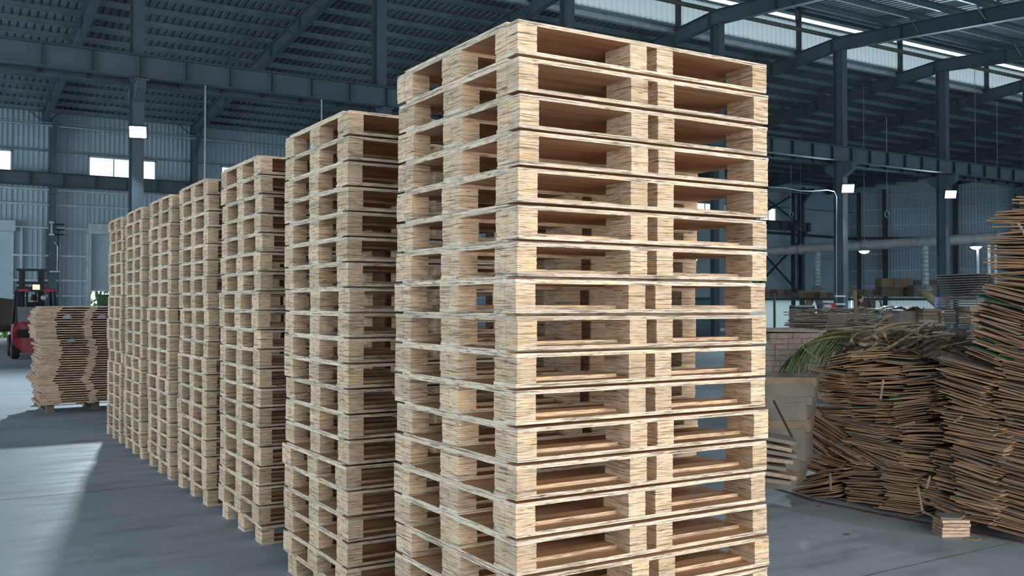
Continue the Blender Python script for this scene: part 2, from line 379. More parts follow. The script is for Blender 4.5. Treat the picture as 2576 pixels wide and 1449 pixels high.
# girts
gi = empty('trim_7', kind='structure')
for z in (1.9, 2.57, 3.65, 4.86, 5.87, 6.52):
    if z > 4.9: segs = [(X0, CORN.x-.2)]
    else: segs = [(3.0, 6.05), (9.6, 41.4), (44.6, CORN.x-.2)]
    for a, c in segs: MB().box(a, c, YW-.16, YW-.04, z-.04, z+.04).build('girt', M['galv'], gi)
MB().box(X0, CORN.x, YW-.16, YW-.04, 8.19, 8.25).build('girt', M['purlin'], gi)
gr = empty('trim_8', kind='structure')
nx = Vector((SK.y, -SK.x, 0))
for z in (2.9, 4.0, 5.2, 7.2, 8.35, 9.35):
    a = CORN+SK*.1+nx*.10; c = CORN+SK*SKL+nx*.10
    MB().bar((a.x, a.y, z), (c.x, c.y, z), .12, .07).build('girt', M['galv'], gr)
a = CORN+nx*.3; c = a+SK*9; MB().bar((a.x, a.y, 6.35), (c.x, c.y, 6.1), .18, .16).build('tie_beam', M['steel_dark'], gr)
MB().bar((41, YW-.5, 6.5), (CORN.x, YW-.5, 6.3), .16, .14).build('tie_beam', M['steel_dark'], gr)

# roof -------------------------------------------------------------
ceil = empty('ceiling', kind='structure')
def roof_sheet(y0, y1, zo=.2):
    per = .25; n = int((X1+2-X0)/per); prof = []
    for k in range(n):
        s = X0+k*per; prof += [(s, 0), (s+per*.52, 0), (s+per*.62, .055), (s+per*.9, .055)]
    vs = []
    for x, d in prof: vs += [(x, y0, zr(y0)+zo+d), (x, y1, zr(y1)+zo+d)]
    MB().add(vs, [(2*i, 2*i+1, 2*i+3, 2*i+2) for i in range(len(prof)-1)]).build('roof_sheet', M['roofsheet'], ceil)
roof_sheet(26.1, YW+.6); roof_sheet(Y0-1, 21.9)
# purlins: Z sections
y = YW-.25; pl = []
while y > 26.2: pl.append(y); y -= 1.22
y = 21.8
while y > Y0: pl.append(y); y -= 1.22
pm = MB()
for z0, z1, a, c in ((.0, .015, -.07, 0), (0, .2, -.008, .008), (.185, .2, 0, .07)): pm.box(X0, X1+1, a, c, z0, z1)
pme = pm.mesh('purlin', M['purlin'])
for y in pl: put('purlin', pme, ceil, loc=(0, y, zr(y)))
BX = [4.17+6.24*k for k in range(-2, 11)]
def ibeam(mb, pts, w, h, tf=.016, tw=.012):
    """I section along a list of top points, hanging below them"""
    for a, c in zip(pts[:-1], pts[1:]):
        a = Vector(a); c = Vector(c); dz = Vector((0, 0, 1))
        mb.bar(a-dz*tf/2, c-dz*tf/2, w, tf); mb.bar(a-dz*h/2, c-dz*h/2, tw, h-2*tf); mb.bar(a-dz*(h-tf/2), c-dz*(h-tf/2), w, tf)
rm = MB()
ibeam(rm, [(0, YW-.3, zr(YW)-.0), (0, RIDGE, zr(RIDGE)), (0, Y0, zr(Y0))], .22, .50)
for y in [YW-.3-k*3.05 for k in range(17)]:
    rm.box(-.11, .11, y-.005, y+.005, zr(y)-.49, zr(y))
rme = rm.mesh('rafter', M['steel'])
fb = MB()
for y in pl[::2]:
    for s in (-1, 1): fb.bar((0, y, zr(y)-.45), (s*.62, y, zr(y)+.03), .035, .035)
fbe = fb.mesh('fly_braces', M['steel'])
for x in BX:
    put('rafter', rme, ceil, loc=(x, 0, 0)); put('fly_braces', fbe, ceil, loc=(x, 0, 0), kind='stuff')
# ridge monitor
for yy, s in ((26.05, 1), (21.95, -1)):
    mb = MB(); corr(mb, (X0, yy), (1, 0), X1-X0, zr(26)+.12, 12.72, .25, .035); mb.build('monitor_panel', M['panelbright'], ceil)
    for z in (zr(26)+.1, 12.74, 13.30):
        MB().box(X0, X1, yy-.05, yy+.05, z-.04, z+.05).build('monitor_rail', M['purlin'], ceil)
mb = MB(); mb.box(X0, X1, 20.9, 27.1, 13.42, 13.48); mb.build('monitor_roof', M['roofsheet'], ceil)
for y in (21.4, 22.7, 24.0, 25.3, 26.6): MB().box(X0, X1, y-.03, y+.03, 13.30, 13.42).build('purlin', M['purlin'], ceil)
for x in BX:
    for yy in (26.0, 22.0): MB().box(x-.08, x+.08, yy-.09, yy+.09, zr(26), 13.3).build('monitor_post', M['steel_dark'], ceil)
    MB().bar((x, 22, 13.2), (x, 26, 13.2), .12, .16).build('monitor_beam', M['steel_dark'], ceil)
    MB().bar((x, 22.1, 11.9), (x, 24, 13.15), .05, .05).build('monitor_brace', M['steel'], ceil)
MB().tube([(X0, 24.25, 11.72), (X1, 24.25, 11.72)], .075, 10).build('ridge_pipe', M['ridgepipe'], ceil)
MB().box(X0, X1, 26.15, 26.35, zr(26)-.12, zr(26)+.1).build('gutter', M['galv'], ceil)

# columns ----------------------------------------------------------
def h_section(mb, w, d, z0, z1, t=.016):
    mb.box(-w/2, w/2, -d/2, -d/2+t, z0, z1).box(-w/2, w/2, d/2-t, d/2, z0, z1).box(-.007, .007, -d/2+t, d/2-t, z0, z1)
ordw = ['first', 'second', 'third', 'fourth', 'fifth', 'sixth', 'seventh', 'eighth', 'ninth']
for k, x in enumerate([b_ for b_ in BX if b_ > 0][:8]):
    t = empty('steel_column', (x, RIDGE, 0), label='tall blue-gray steel H column carrying the crane beams, %s from the left' % ordw[k], cat='column', group='columns under the ridge')
    mb = MB(); h_section(mb, .26, .44, 0, 11.2); mb.build('shaft', M['steel'], t)
    for s in (-1, 1):
        mb = MB()
        mb.add([(-.1, s*.22, 6.35), (.1, s*.22, 6.35), (.1, s*.22, 6.80), (-.1, s*.22, 6.80), (-.1, s*.62, 6.6), (.1, s*.62, 6.6), (.1, s*.62, 6.80), (-.1, s*.62, 6.80)],
               [(0, 1, 2, 3), (4, 7, 6, 5), (0, 4, 5, 1), (3, 2, 6, 7), (0, 3, 7, 4), (1, 5, 6, 2)])
        mb.box(-.16, .16, min(s*.22, s*.66), max(s*.22, s*.66), 6.80, 6.84)
        mb.build('corbel', M['steel'], t)
    MB().box(-.22, .22, -.32, .32, 0, .03).build('base_plate', M['steel_dark'], t)
    MB().box(-.2, .2, -.23, -.20, 6.85, 7.45).build('splice_plate', M['steel'], t)
def crane_beam(name, xa, xb, y, ztop, h, label, step=1.04):
    t = empty(name, ((xa+xb)/2, y, ztop-h), label=label, cat='beam', group='crane runway beams')
    mb = MB(); L = (xb-xa)/2; ibeam(mb, [(-L, 0, h), (L, 0, h)], .26, h); mb.build('girder', M['steel'], t)
    MB().box(-L, L, -.03, .03, h, h+.05).build('rail', M['steel_dark'], t)
    n = int(2*L/step); sm = MB().box(-.008, .008, -.115, .115, .02, h-.02).mesh('stiffener', M['steel_dark'])
    for k in range(n+1): put('stiffener', sm, t, loc=(-L+k*step, 0, 0))
crane_beam('crane_beam', BX[1], BX[-1], RIDGE-.45, 7.40, .52, 'long blue-gray crane runway beam on the near side of the columns')
crane_beam('crane_beam', BX[1], BX[-1], RIDGE+.45, 7.40, .52, 'second crane runway beam on the far side of the same columns')
crane_beam('crane_beam', X0, 52.1, YW-.55, 7.18, .55, 'crane runway beam along the back wall below the windows', 1.3)
wx = [4.52, 10.5, 16.6, 22.8, 29, 35.2, 41.0, 45.6, 51.4]
for k, x in enumerate(wx):
    t = empty('wall_column', (x, YW-.35, 0), label='dark steel wall column against the back wall, %s from the left' % ordw[k], cat='column', group='columns on the back wall')
    mb = MB(); h_section(mb, .26, .34, 0, 9.5); mb.build('shaft', M['steel'], t)
    MB().box(-.12, .12, -.42, -.17, 6.3, 6.6).build('corbel', M['steel'], t)
    mb = MB(); mb.add([(-.11, -.17, 8.6), (.11, -.17, 8.6), (.11, -1.1, 9.5), (-.11, -1.1, 9.5), (-.11, .1, 8.6), (.11, .1, 8.6), (.11, .1, 9.55), (-.11, .1, 9.55)],
                      [(0, 1, 2, 3), (0, 3, 7, 4), (1, 5, 6, 2), (4, 7, 6, 5)]); mb.build('haunch', M['steel'], t)
for k, px in enumerate((2163, 2229, 2405, 2560)):
    d = ray(px, 700); den = d.x*SK.y-d.y*SK.x; tt = (CORN.x*SK.y-CORN.y*SK.x)/den; p = CAMP+d*tt+nx*.4
    t = empty('wall_column', (p.x, p.y, 0), math.atan2(SK.y, SK.x), label='dark steel column standing at the right-hand far wall, %s from the left' % ordw[k], cat='column', group='columns on the right-hand wall')
    mb = MB(); h_section(mb, .30 if k else .22, .34, 0, zr(p.y)-.3); mb.build('shaft', M['steel_dark'], t)
# slim posts and X bracing at the far end of the back wall
t = empty('slim_post', (49.95, YW-.9, 0), label='slim dark post just left of the end wall column', cat='column')
MB().box(-.1, .1, -.1, .1, 0, 9.3).build('post_shaft', M['steel_dark'], t)
for k, (za, zb, w_) in enumerate(((6.9, 9.6, 'upper'), (2.0, 6.3, 'lower'))):
    t = empty('cross_brace', (48.3, YW-.7, za), label='%s dark steel X brace between wall columns at the far end' % w_, cat='brace', group='cross braces')
    for s in (0, 1):
        a = (-2.6, s*.08, zb-za if s else 0); c = (3.0, s*.08, 0 if s else zb-za); MB().bar(a, c, .09, .12).build('brace_bar', M['steel_dark'], t)
# long pipe at the eaves, hanging rods, cables
t = empty('eaves_pipe', (8, 45, 9.19), label='long pale conduit pipe running under the eaves of the back wall', cat='pipe')
MB().tube([(-20, 0, 0), (44, 0, 0)], .05, 8).build('pipe_run', M['galv'], t); MB().tube([(-20, -.02, .12), (2, -.02, .12), (8, -.02, .0)], .025, 6).build('side_cable', M['cable'], t)
for k, (px, zb, w_) in enumerate(((516, 2.7, 'left'), (809, 5.5, 'right'))):
    p = at_Y(px, 300, RIDGE-.45); MB().tube([(p.x, p.y, 6.88), (p.x, p.y, zb)], .022, 6).build('hanging_conduit', M['galv'], label='thin vertical conduit hanging from the crane beam, %s one of two' % w_, cat='conduit')
for px, zb, Y_, w_ in ((1990, 7.0, 40, 'left'), (2231, 6.0, 30, 'right')):
    p = at_Y(px, 500, Y_); t = empty('hanging_hook', (p.x, p.y, zb), label='%s hanging rope with a ring hook at its end above the duct' % w_, cat='hook', group='ropes with ring hooks')
    MB().tube([(0, 0, .1), (0, 0, zr(Y_)-zb-.4)], .018, 6).build('rope', M['galv'], t)
    MB().tube([(.16*math.cos(a*.5236), 0, .16*math.sin(a*.5236)) for a in range(13)], .03, 6).build('ring', M['galv'], t)
pts = [at_Y(x, y, RIDGE-.3) for x, y in ((1900, 466), (1930, 470), (1975, 473), (2010, 480), (2040, 481), (2080, 478), (2098, 482), (2104, 495), (2104, 600), (2104, 760))]
MB().tube(pts, .02, 6).build('loose_cable', M['cable'], label='thick gray cable sagging to the tall column and down its side', cat='cable')
p = at_Y(2114, 745, RIDGE-.4)
for k, yy in enumerate((745, 765)):
    p = at_Y(2113, yy, RIDGE-.32); MB().box(-.28, .28, -.03, .03, -.03, .03).build('cable_clamp', M['galv'], loc=p, label='pale clamp bar across the tall right column, %s of two' % ('upper', 'lower')[k], cat='clamp')
# junction boxes and brackets on the wall column left
p = at_Y(134, 575, 45.2)
t = empty('wall_bracket', (4.45, YW-.62, 4.55), label='pale bracket with insulators on the left wall column', cat='bracket')
MB().box(-.10, .10, -.06, .0, .48, .56).box(-.03, .03, -.05, 0, .0, .5).box(-.10, .10, -.06, 0, -.05, .03).build('bracket_body', M['galv'], t)
for k in range(3): MB().tube([(.15, -.05, k*.22), (.5, -.05, k*.22)], .03, 6).build('insulator', M['black'], t)
t = empty('wall_bracket', (4.6, YW-.62, 2.95), label='lower pale pipe bracket on the left wall column behind the forklift mast', cat='bracket')
MB().tube([(.1, 0, 0), (.1, 0, 1.1), (-.05, 0, 1.3)], .03, 6).build('bracket_pipe', M['galv'], t); MB().box(-.2, .2, -.04, .04, -.03, .03).build('bracket_foot', M['galv'], t)

# lamps ------------------------------------------------------------
def flood(px, py, y, label, energy, target, size=.34, roll=0):
    p = at_Y(px, py, y); t = empty('flood_light', p, label=label, cat='flood light', group='LED flood lights')
    d = (Vector(target)-p).normalized(); q = d.to_track_quat('-Y', 'Z').to_euler()
    mb = MB(); mb.box(-size/2-.03, size/2+.03, -.02, .07, -size/2*.7-.03, size/2*.7+.03); hs = mb.build('lamp_housing', M['mast'], t, rot=q)
    MB().box(-size/2, size/2, -.03, -.021, -size/2*.7, size/2*.7).build('lamp_lens', M['led'], hs)
    MB().bar((0, .05, 0), (0, .22, .05), .04, .04).build('lamp_bracket', M['mast'], t)
    if energy:
        l = bpy.data.lights.new('flood_light_beam', 'AREA'); l.shape = 'RECTANGLE'; l.size = size; l.size_y = size*.7; l.energy = energy; l.color = (.80, .93, 1)
        o = bpy.data.objects.new('flood_light_beam', l); COL.objects.link(o); o.location = p+d*.06; o.rotation_euler = d.to_track_quat('-Z', 'Y').to_euler()
flood(347, 332, RIDGE-.55, 'brilliant LED flood light on the leftmost tall column', 620, (0, 9, 0), .36)
flood(2133, 474, RIDGE-.5, 'bright LED flood light on the tall column right of the near pallet stack', 500, (20, 10, 0), .42)
flood(2391, 489, RIDGE-.5, 'bright LED flood light on the second tall column at the right', 500, (25, 8, 0), .42)
for px, py, dep, w_ in ((2174, 631, 42, 'left'), (2455, 620, 40, 'right'), (1745, 652, 55, 'far left')):
    p = at_d(px, py, dep); t = empty('bay_light', p, label='small glowing bay lamp hanging under the duct, %s one' % w_, cat='lamp', group='bay lamps')
    mb = MB(); lathe(mb, [(.05, .16), (.2, .06), (.26, 0), (.25, -.01)], 14); mb.build('lamp_shade', M['galv'], t)
    MB().tube([(0, 0, .1), (0, 0, zr(p.y)-p.z)], .012, 5).build('hanger_rod', M['cable'], t)
    mb = MB(); lathe(mb, [(.23, -.02), (.15, -.10), (.02, -.13)], 14); mb.build('lamp_lens', M['led_small'], t)
p = at_d(2460, 690, 40); MB().tube([(p.x, p.y, 0), (p.x, p.y, 3.9)], .05, 8).build('pale_pole', M['white'], label='pale upright pole beneath the right bay lamp', cat='pole')
p = at_d(2489, 690, 40)
for k in range(2): MB().tube([(p.x+k*.28, p.y-.1*k, 0), (p.x+k*.28, p.y-.1*k, 4.1)], .06, 8).build('pale_pole', M['white'], label='pale upright pipe beside the tall brown veneer pile, %s of a pair' % ('left', 'right')[k], cat='pole')

# ducts ------------------------------------------------------------
t = empty('spiral_duct', (40, 31, 4.55), label='long galvanised spiral duct with two drop pipes above the work area', cat='duct')
mb = MB(); n = 150; prof = []
mb.tube([(0, 20-k*.27, 0) for k in range(n)], [.24+(.012 if k % 2 else 0) for k in range(n)], 18); mb.build('main_duct', M['duct'], t, smooth=False)
cm = MB(); lathe(cm, [(.285, -.05), (.285, .05)], 18, M=Matrix.Rotation(math.pi/2, 4, 'X')); cme = cm.mesh('duct_collar', M['galv'])
for y in (14, 9.5, 4.6, .5, -3.8, -6.5): put('duct_collar', cme, t, loc=(0, y, 0)); MB().tube([(0, y, .27), (0, y, 6.0)], .012, 5).build('hanger_rod', M['cable'], t)
for px, zb in ((2058, 2.32), (2328, 2.30)):
    d = ray(px, 700); y = 40*d.y/d.x-31
    dp = MB().tube([(-.0, y, -.1)]+[(-.06-.012*k, y-.01*k, -.3-k*.1) for k in range(int((4.2-zb)/.1))], [.17+(.008 if k % 2 else 0) for k in range(int((4.2-zb)/.1)+1)], 12).build('drop_pipe', M['galv'], t)
    zl = zb-4.55
    mb = MB(); lathe(mb, [(.17, .25), (.33, 0), (.33, -.06)], 4, M=Matrix.Translation((-.28, y-.18, zl))@Matrix.Rotation(.785, 4, 'Z')); mb.build('hood', M['galv'], t)
for px, w_, dx, pale in ((2055, 'under the left drop pipe, hanging straight', -.35, 0), (2064, 'under the left drop pipe, right leg', .25, 1), (2332, 'under the right drop pipe', 1.0, 1)):
    d = ray(px, 700); y = 40*d.y/d.x
    pts = [(39.7, y, 2.27), (39.7+dx*.2, y-dx*.25, 1.9), (39.7+dx*.5, y-dx*.5, 1.5), (39.7+dx*.6, y-dx*.8, 1.1), (39.7+dx*.8, y-dx, .8)]
    MB().tube(pts, [.17, .2, .18, .14, .12], 10).build('dust_hose', M['cloth'], smooth=True, label='cream cloth dust hose '+w_, cat='hose', group='cream dust hoses')

# ------------------------------------------------------------------ block pallets
PW, PL, PP = 1.22, 1.012, .1300
RUN, BH, DK, PN = .014, .091, .015, .010
def ply_box(mb, x0, x1, y0, y1, z0, z1, n, j):
    """a laminated block: n plies whose edges stand slightly proud of one another"""
    dz = (z1-z0)/n
    for k in range(n):
        a, c, d, e = (R.uniform(-j, j) for _ in range(4))
        mb.box(x0+a, x1+c, y0+d, y1+e, z0+k*dz, z0+(k+1)*dz)
def block_mesh(kind):
    mb = MB(); g = .0011
    zf0, zf1 = RUN, RUN+BH; zb0, zb1 = 2*RUN, RUN+BH-RUN
    h = .0775
    if kind == 'front': spans = ((0, h-g, zf0, zf1), (h+g, 2*h, zb0, zf1))
    elif kind == 'rear': spans = ((0, h-g, zb0, zf1), (h+g, 2*h, zf0, zf1))
    else: spans = ((0, h-g, zf0, zb1), (h+g, 2*h, zb0, zb1))
    for y0, y1, z0, z1 in spans: ply_box(mb, 0, .081, y0, y1, z0, z1, 15, .0009)
    mb.box(.002, .079, h-g, h+g, zb0, zb1-.002)
    return mb.mesh('block', M['ply'])
BM = {k: [block_mesh(k) for _ in range(5)] for k in ('front', 'mid', 'rear')}
def sheet_mesh(w, l, t, n=3, j=.001, mat='ply'):
    mb = MB(); ply_box(mb, 0, w, 0, l, 0, t, n, j); return mb.mesh('board', M[mat])
DECK = [sheet_mesh(PW, PL, DK, 4, mat='plydeck') for _ in range(4)]
PANEL = [sheet_mesh(PW, PL-.155, PN, 3, mat='plydeck') for _ in range(4)]
RUNN = [sheet_mesh(PW, .155, RUN, 4, mat='plydeck') for _ in range(4)]
STRIP = [sheet_mesh(PW-.006, .0775, RUN, 3, .0006) for _ in range(3)]
WIDE = [sheet_mesh(PW, .155, RUN, 3) for _ in range(3)]
BX4 = (0, .499, .629, PW-.081); ROWS = (('front', 0), ('mid', .425), ('rear', PL-.155))
def block_pallet(loc, rz, label, group):
    t = empty('block_pallet', loc, rz, label=label, cat='pallet', group=group)
    j = lambda: R.uniform(-.003, .003)
    for kind, y in ROWS:
        for x in BX4: put('block', R.choice(BM[kind]), t, loc=(x+j()*.6, y+j()*.4, 0))
        put('bottom_runner', R.choice(RUNN), t, loc=(j()*.5, y, 0))
        yo = 0 if kind == 'rear' else .0775
        put('lower_strip', R.choice(STRIP), t, loc=(.003, y+yo, RUN))
        if kind == 'mid': put('upper_strip', R.choice(WIDE), t, loc=(0, y, BH))
    put('top_deck', R.choice(DECK), t, loc=(j(), j()*.5, RUN+BH))
    put('deck_panel', R.choice(PANEL), t, loc=(j(), .0775, RUN+BH+DK))
    return t
stacks = [(1.754, 2.827, 'nearest tall stack'), (1.822, 4.57, 'second tall stack from the camera'), (1.876, 6.27, 'third tall stack from the camera'),
          (1.871, 7.673, 'fourth tall stack from the camera'), (1.860, 8.955, 'fifth tall stack from the camera'), (1.858, 10.298, 'sixth tall stack from the camera'),
          (1.872, 11.62, 'farthest tall stack of the row')]
for si, (sx, sy, nm) in enumerate(stacks):
    dx = dy = 0
    for lv in range(20):
        lab = 'plywood block pallet, %s in the %s' % (ORD[19-lv]+(' from the top' if 0 < 19-lv < 19 else ''), nm)
        ax = .006 if si == 0 else .008
        px = sx+R.gauss(0, ax*.6)+(.012 if lv == 0 else 0); py = sy+R.gauss(0, ax*.5)-(.02 if lv == 0 else 0)
        if lv in (4, 9, 13): dx = R.uniform(-.008, .008)
        block_pallet((px+dx-(.004*(10-lv)/10 if si == 0 else 0), py, lv*(.1305 if si == 0 else .1298)), R.gauss(0, .003), lab, 'pallets of the '+nm)

# ------------------------------------------------------------------ flat pallets on a base pallet
FL = at_z(72, 1018); FC = at_z(118, 1037); FM = at_z(215, 1028)
ux = (FM-FC); ux.z = 0; ux.normalize(); ang = math.atan2(ux.y, ux.x)
w, l = 1.16, 1.0
FP = at_z(93, 1021, .14)
f1 = MB().box(0, w, 0, l, .017, .0335).mesh('top_sheet', M['flatply']); f2 = MB().box(0, .10, .045, l, 0, .017).mesh('spacer', M['flatply']); f3 = MB().box(0, .27, .045, l, 0, .017).mesh('spacer', M['flatply'])
f4 = MB().box(0, .27, 0, .04, 0, .017).mesh('front_slat', M['flatply']); f5 = MB().box(0, .10, 0, .04, 0, .017).mesh('front_slat', M['flatply'])
f7 = MB().box(0, w, l-.08, l, 0, .017).mesh('slot_light_stop', M['flatply'])  # added unseen bar that blocks light from behind, keeping the slots dark
f6 = MB().box(-.012, .0, 0, .1, .003, .012).mesh('side_peg', M['flatply'])
for k in range(42):
    t = empty('flat_pallet', FP+Vector((R.gauss(0, .02)+.035*math.sin(k*.30+1), R.gauss(0, .02), k*.0335)), R.gauss(0, .012),
              label='flat pale slotted pallet, %s in the low leaning stack by the forklift' % ORDN(42-k), cat='pallet', group='flat pallets of the low stack')
    put('top_sheet', f1, t); put('slot_light_stop', f7, t)
    for x, a_, b_ in ((0, f3, f4), (.64, f2, f5), (w-.10, f2, f5)): put('spacer', a_, t, loc=(x, 0, 0)); put('front_slat', b_, t, loc=(x, 0, 0))
    for y in (.08, .32, .56, .80): put('side_peg', f6, t, loc=(0, y, 0))
base = empty('base_pallet', FC, .06, label='worn dark wooden pallet on the floor under the flat pallet stack', cat='pallet')
for x in (0, .62, 1.25):
    for y in (.02, .55, 1.08): MB().box(x, x+.1, y, y+.1, .012, .115).build('block', M['oldwood'], base)
for y in (.0, .53, 1.07): MB().box(0, 1.35, y, y+.11, .115, .137).build('deck_board', M['oldwood'], base)
for x in (0, .62, 1.25): MB().box(x, x+.11, 0, 1.18, 0, .012).build('bottom_board', M['oldwood'], base)
# two pale tags of film on the stack
for k, (x, z) in enumerate(((.37, 1.36), (.83, 1.36), (.42, 1.02))):
    MB().prism([(-.06, -.02), (-.01, -.035), (.05, -.02), (.07, .01), (.02, .03), (-.04, .02)], 0, .006, M=Matrix.Rotation(math.pi/2, 4, 'X')).build('film_scrap', M['film'], loc=FP+Vector((x, -.06, z-.1)), rot=(0, 0, 0), label='scrap of shiny plastic film on the flat pallet stack, %s' % ('upper left', 'upper right', 'lower left')[k], cat='film')

# ------------------------------------------------------------------ people
def figure(name, loc, rz, label, pose, cloth, hair='hair', top=None):
    t = empty(name, loc, rz, label=label, cat='person')
    J = {'pelvis': (0, 0, .95), 'spine': (0, .02, 1.15), 'chest': (0, 0, 1.38), 'neck': (0, -.03, 1.50), 'head': (0, -.06, 1.60)}
    if pose == 'sit':
        J.update({'kl': (-.17, -.45, .98), 'kr': (.17, -.45, .98), 'fl': (-.17, -.48, .55), 'fr': (.17, -.48, .55), 'el': (-.28, -.14, 1.12), 'er': (.28, -.14, 1.12), 'wl': (-.20, -.40, 1.14), 'wr': (.20, -.40, 1.14), 'tl': (-.17, -.64, .53), 'tr': (.17, -.64, .53)})
    else:
        J.update({'kl': (-.12, -.03, .50), 'kr': (.12, -.03, .50), 'fl': (-.12, .02, .08), 'fr': (.12, .02, .08), 'el': (-.27, -.10, 1.15), 'er': (.27, -.12, 1.15), 'wl': (-.15, -.35, 1.08), 'wr': (.18, -.38, 1.08), 'tl': (-.12, -.16, .05), 'tr': (.12, -.16, .05)})
    J.update({'hl': (-.10, 0, .93), 'hr': (.10, 0, .93), 'sl': (-.18, 0, 1.40), 'sr': (.18, 0, 1.40)})
    E_ = [('pelvis', 'spine'), ('spine', 'chest'), ('chest', 'neck'), ('neck', 'head'), ('pelvis', 'hl'), ('hl', 'kl'), ('kl', 'fl'), ('fl', 'tl'), ('pelvis', 'hr'), ('hr', 'kr'), ('kr', 'fr'), ('fr', 'tr'),
          ('chest', 'sl'), ('sl', 'el'), ('el', 'wl'), ('chest', 'sr'), ('sr', 'er'), ('er', 'wr')]
    rad = {'pelvis': .14, 'spine': .13, 'chest': .15, 'neck': .055, 'head': .06, 'hl': .10, 'hr': .10, 'kl': .065, 'kr': .065, 'fl': .045, 'fr': .045, 'tl': .035, 'tr': .035, 'sl': .075, 'sr': .075, 'el': .048, 'er': .048, 'wl': .032, 'wr': .032}
    ks = list(J); me = bpy.data.meshes.new('body'); me.from_pydata([J[k] for k in ks], [(ks.index(a), ks.index(b)) for a, b in E_], [])
    o = put('body', me, t); me.materials.append(cloth)
    sk = o.modifiers.new('skin', 'SKIN'); sk.use_smooth_shade = True
    for i, k in enumerate(ks): me.skin_vertices[0].data[i].radius = (rad[k], rad[k]*.85); me.skin_vertices[0].data[i].use_root = (k == 'pelvis')
    o.modifiers.new('sub', 'SUBSURF').levels = 1; o.modifiers['sub'].render_levels = 1
    mb = MB()
    lathe(mb, [(.02, -.13), (.055, -.11), (.075, -.05), (.085, .02), (.08, .07), (.05, .115), (.01, .13)], 14, M=Matrix.Translation((0, -.07, 1.67))@Matrix.Diagonal((.92, 1.12, 1, 1)))
    mb.add([(-.012, -.155, 1.655), (.012, -.155, 1.655), (0, -.185, 1.65), (0, -.16, 1.69)], [(0, 1, 2), (0, 2, 3), (1, 3, 2)])
    for s in (-1, 1): mb.box(s*.078-.008, s*.078+.008, -.08, -.05, 1.64, 1.70)
    mb.build('head', M['skin'], t, smooth=True)
    mb = MB(); lathe(mb, [(.083, -.02), (.098, .04), (.088, .1), (.05, .14), (.01, .15)], 14, M=Matrix.Translation((0, -.05, 1.67))@Matrix.Diagonal((.95, 1.12, 1, 1)))
    mb.build('hair', M[hair], t, smooth=True)
    for s, w_ in ((-1, 'wl'), (1, 'wr')):
        p = Vector(J[w_]); mb = MB(); mb.tube([p, p+Vector((0, -.04, 0)), p+Vector((0, -.09, -.005))], [.026, .036, .03], 8)
        for f in range(4): q = p+Vector((-.027+f*.018, -.09, 0)); mb.tube([q, q+Vector((0, -.035, -.008)), q+Vector((0, -.055-.008*(f in (1, 2)), -.03))], [.009, .008, .006], 6)
        q = p+Vector((-s*.03, -.04, 0)); mb.tube([q, q+Vector((-s*.025, -.03, -.01)), q+Vector((-s*.02, -.055, -.02))], [.011, .009, .007], 6)
        mb.build('hand', M['skin'], t, smooth=True)
    return t

# ------------------------------------------------------------------ forklift
fk = empty('forklift', (2.62, 30.7, 0), -.02, label='red forklift with a dark mast seen from behind near the roller doors', cat='forklift')
mb = MB(); prof = [(-.60, .42), (-.62, .80), (-.58, .98), (-.45, 1.05), (.45, 1.05), (.58, .98), (.62, .80), (.60, .42), (.34, .16), (-.34, .16)]
vs = [(x, -.55+(.10 if z < .5 or z > 1 else 0), z) for x, z in prof]+[(x*1.0, .35, z) for x, z in prof]
n = len(prof); mb.add(vs, [tuple(range(n)), tuple(range(n, 2*n))[::-1]]+[(i, i+n, (i+1) % n+n, (i+1) % n) for i in range(n)])
cw = mb.build('counterweight', M['red'], fk)
grl = MB().box(-.46, .46, -.568, -.53, .62, .84).build('rear_grille', M['black'], fk)
b_ = MB(); b_.box(-.04, .0, 0, .01, -.05, .06).box(-.09, -.04, 0, .01, -.06, -.03).box(-.10, -.075, 0, .01, -.05, 0); b_.build('white_letter', M['whitecloth'], grl, loc=(-.06, -.58, .74))
MB().box(-.55, .55, .35, 1.7, .25, .95).build('chassis', M['red'], fk)
MB().box(-.48, .48, -.30, .55, 1.05, 1.48).build('engine_hood', M['gray'], fk)
MB().box(-.24, .24, -.1, .05, 1.48, 1.62).build('seat', M['black'], fk)
wm = MB(); lathe(wm, [(.05, -.11), (.22, -.11), (.26, -.08), (.26, .08), (.22, .11), (.05, .11)], 22, M=Matrix.Rotation(math.pi/2, 4, 'Y')); wme = wm.mesh('wheel', M['black'])
for x, y, s in ((-.53, -.15, 1), (.53, -.15, 1), (-.55, 1.45, 1.25), (.55, 1.45, 1.25)):
    wh = put('wheel', wme, fk, loc=(x, y, .26*s), scale=(1, s, s)); hb = MB(); lathe(hb, [(.03, -.125), (.12, -.115), (.13, 0), (.12, .115), (.03, .125)], 14, M=Matrix.Rotation(math.pi/2, 4, 'Y')); hb.build('hub', M['red'], wh)
for s in (-1, 1): MB().bar((s*.52, -.28, 1.0), (s*.46, -.1, 1.96), .07, .08).build('guard_post', M['mast'], fk); MB().bar((s*.52, 1.35, .9), (s*.46, .95, 1.96), .07, .07).build('guard_post', M['mast'], fk)
gm = MB(); gm.box(-.50, .50, -.14, -.08, 1.93, 2.0).box(-.50, .50, .95, 1.02, 1.93, 2.0)
for s in (-.47, -.28, -.1, .1, .28, .47): gm.box(s-.02, s+.02, -.1, 1.0, 1.95, 1.99)
gm.build('overhead_guard', M['mast'], fk)
for s in (-1, 1): MB().box(s*.33-.14, s*.33+.14, -.17, -.13, 1.92, 1.99).build('tail_light', M['redplain'], fk)
MB().box(-.09, .09, -.16, -.10, 1.98, 2.12).build('amber_beacon', M['amber'], fk)
for s in (-1, 1):
    MB().box(s*.30-.05, s*.30+.05, 1.75, 1.90, .1, 2.64).build('mast_rail', M['mast'], fk); MB().box(s*.22-.04, s*.22+.04, 1.85, 1.96, .3, 2.6).build('mast_rail', M['mast'], fk)
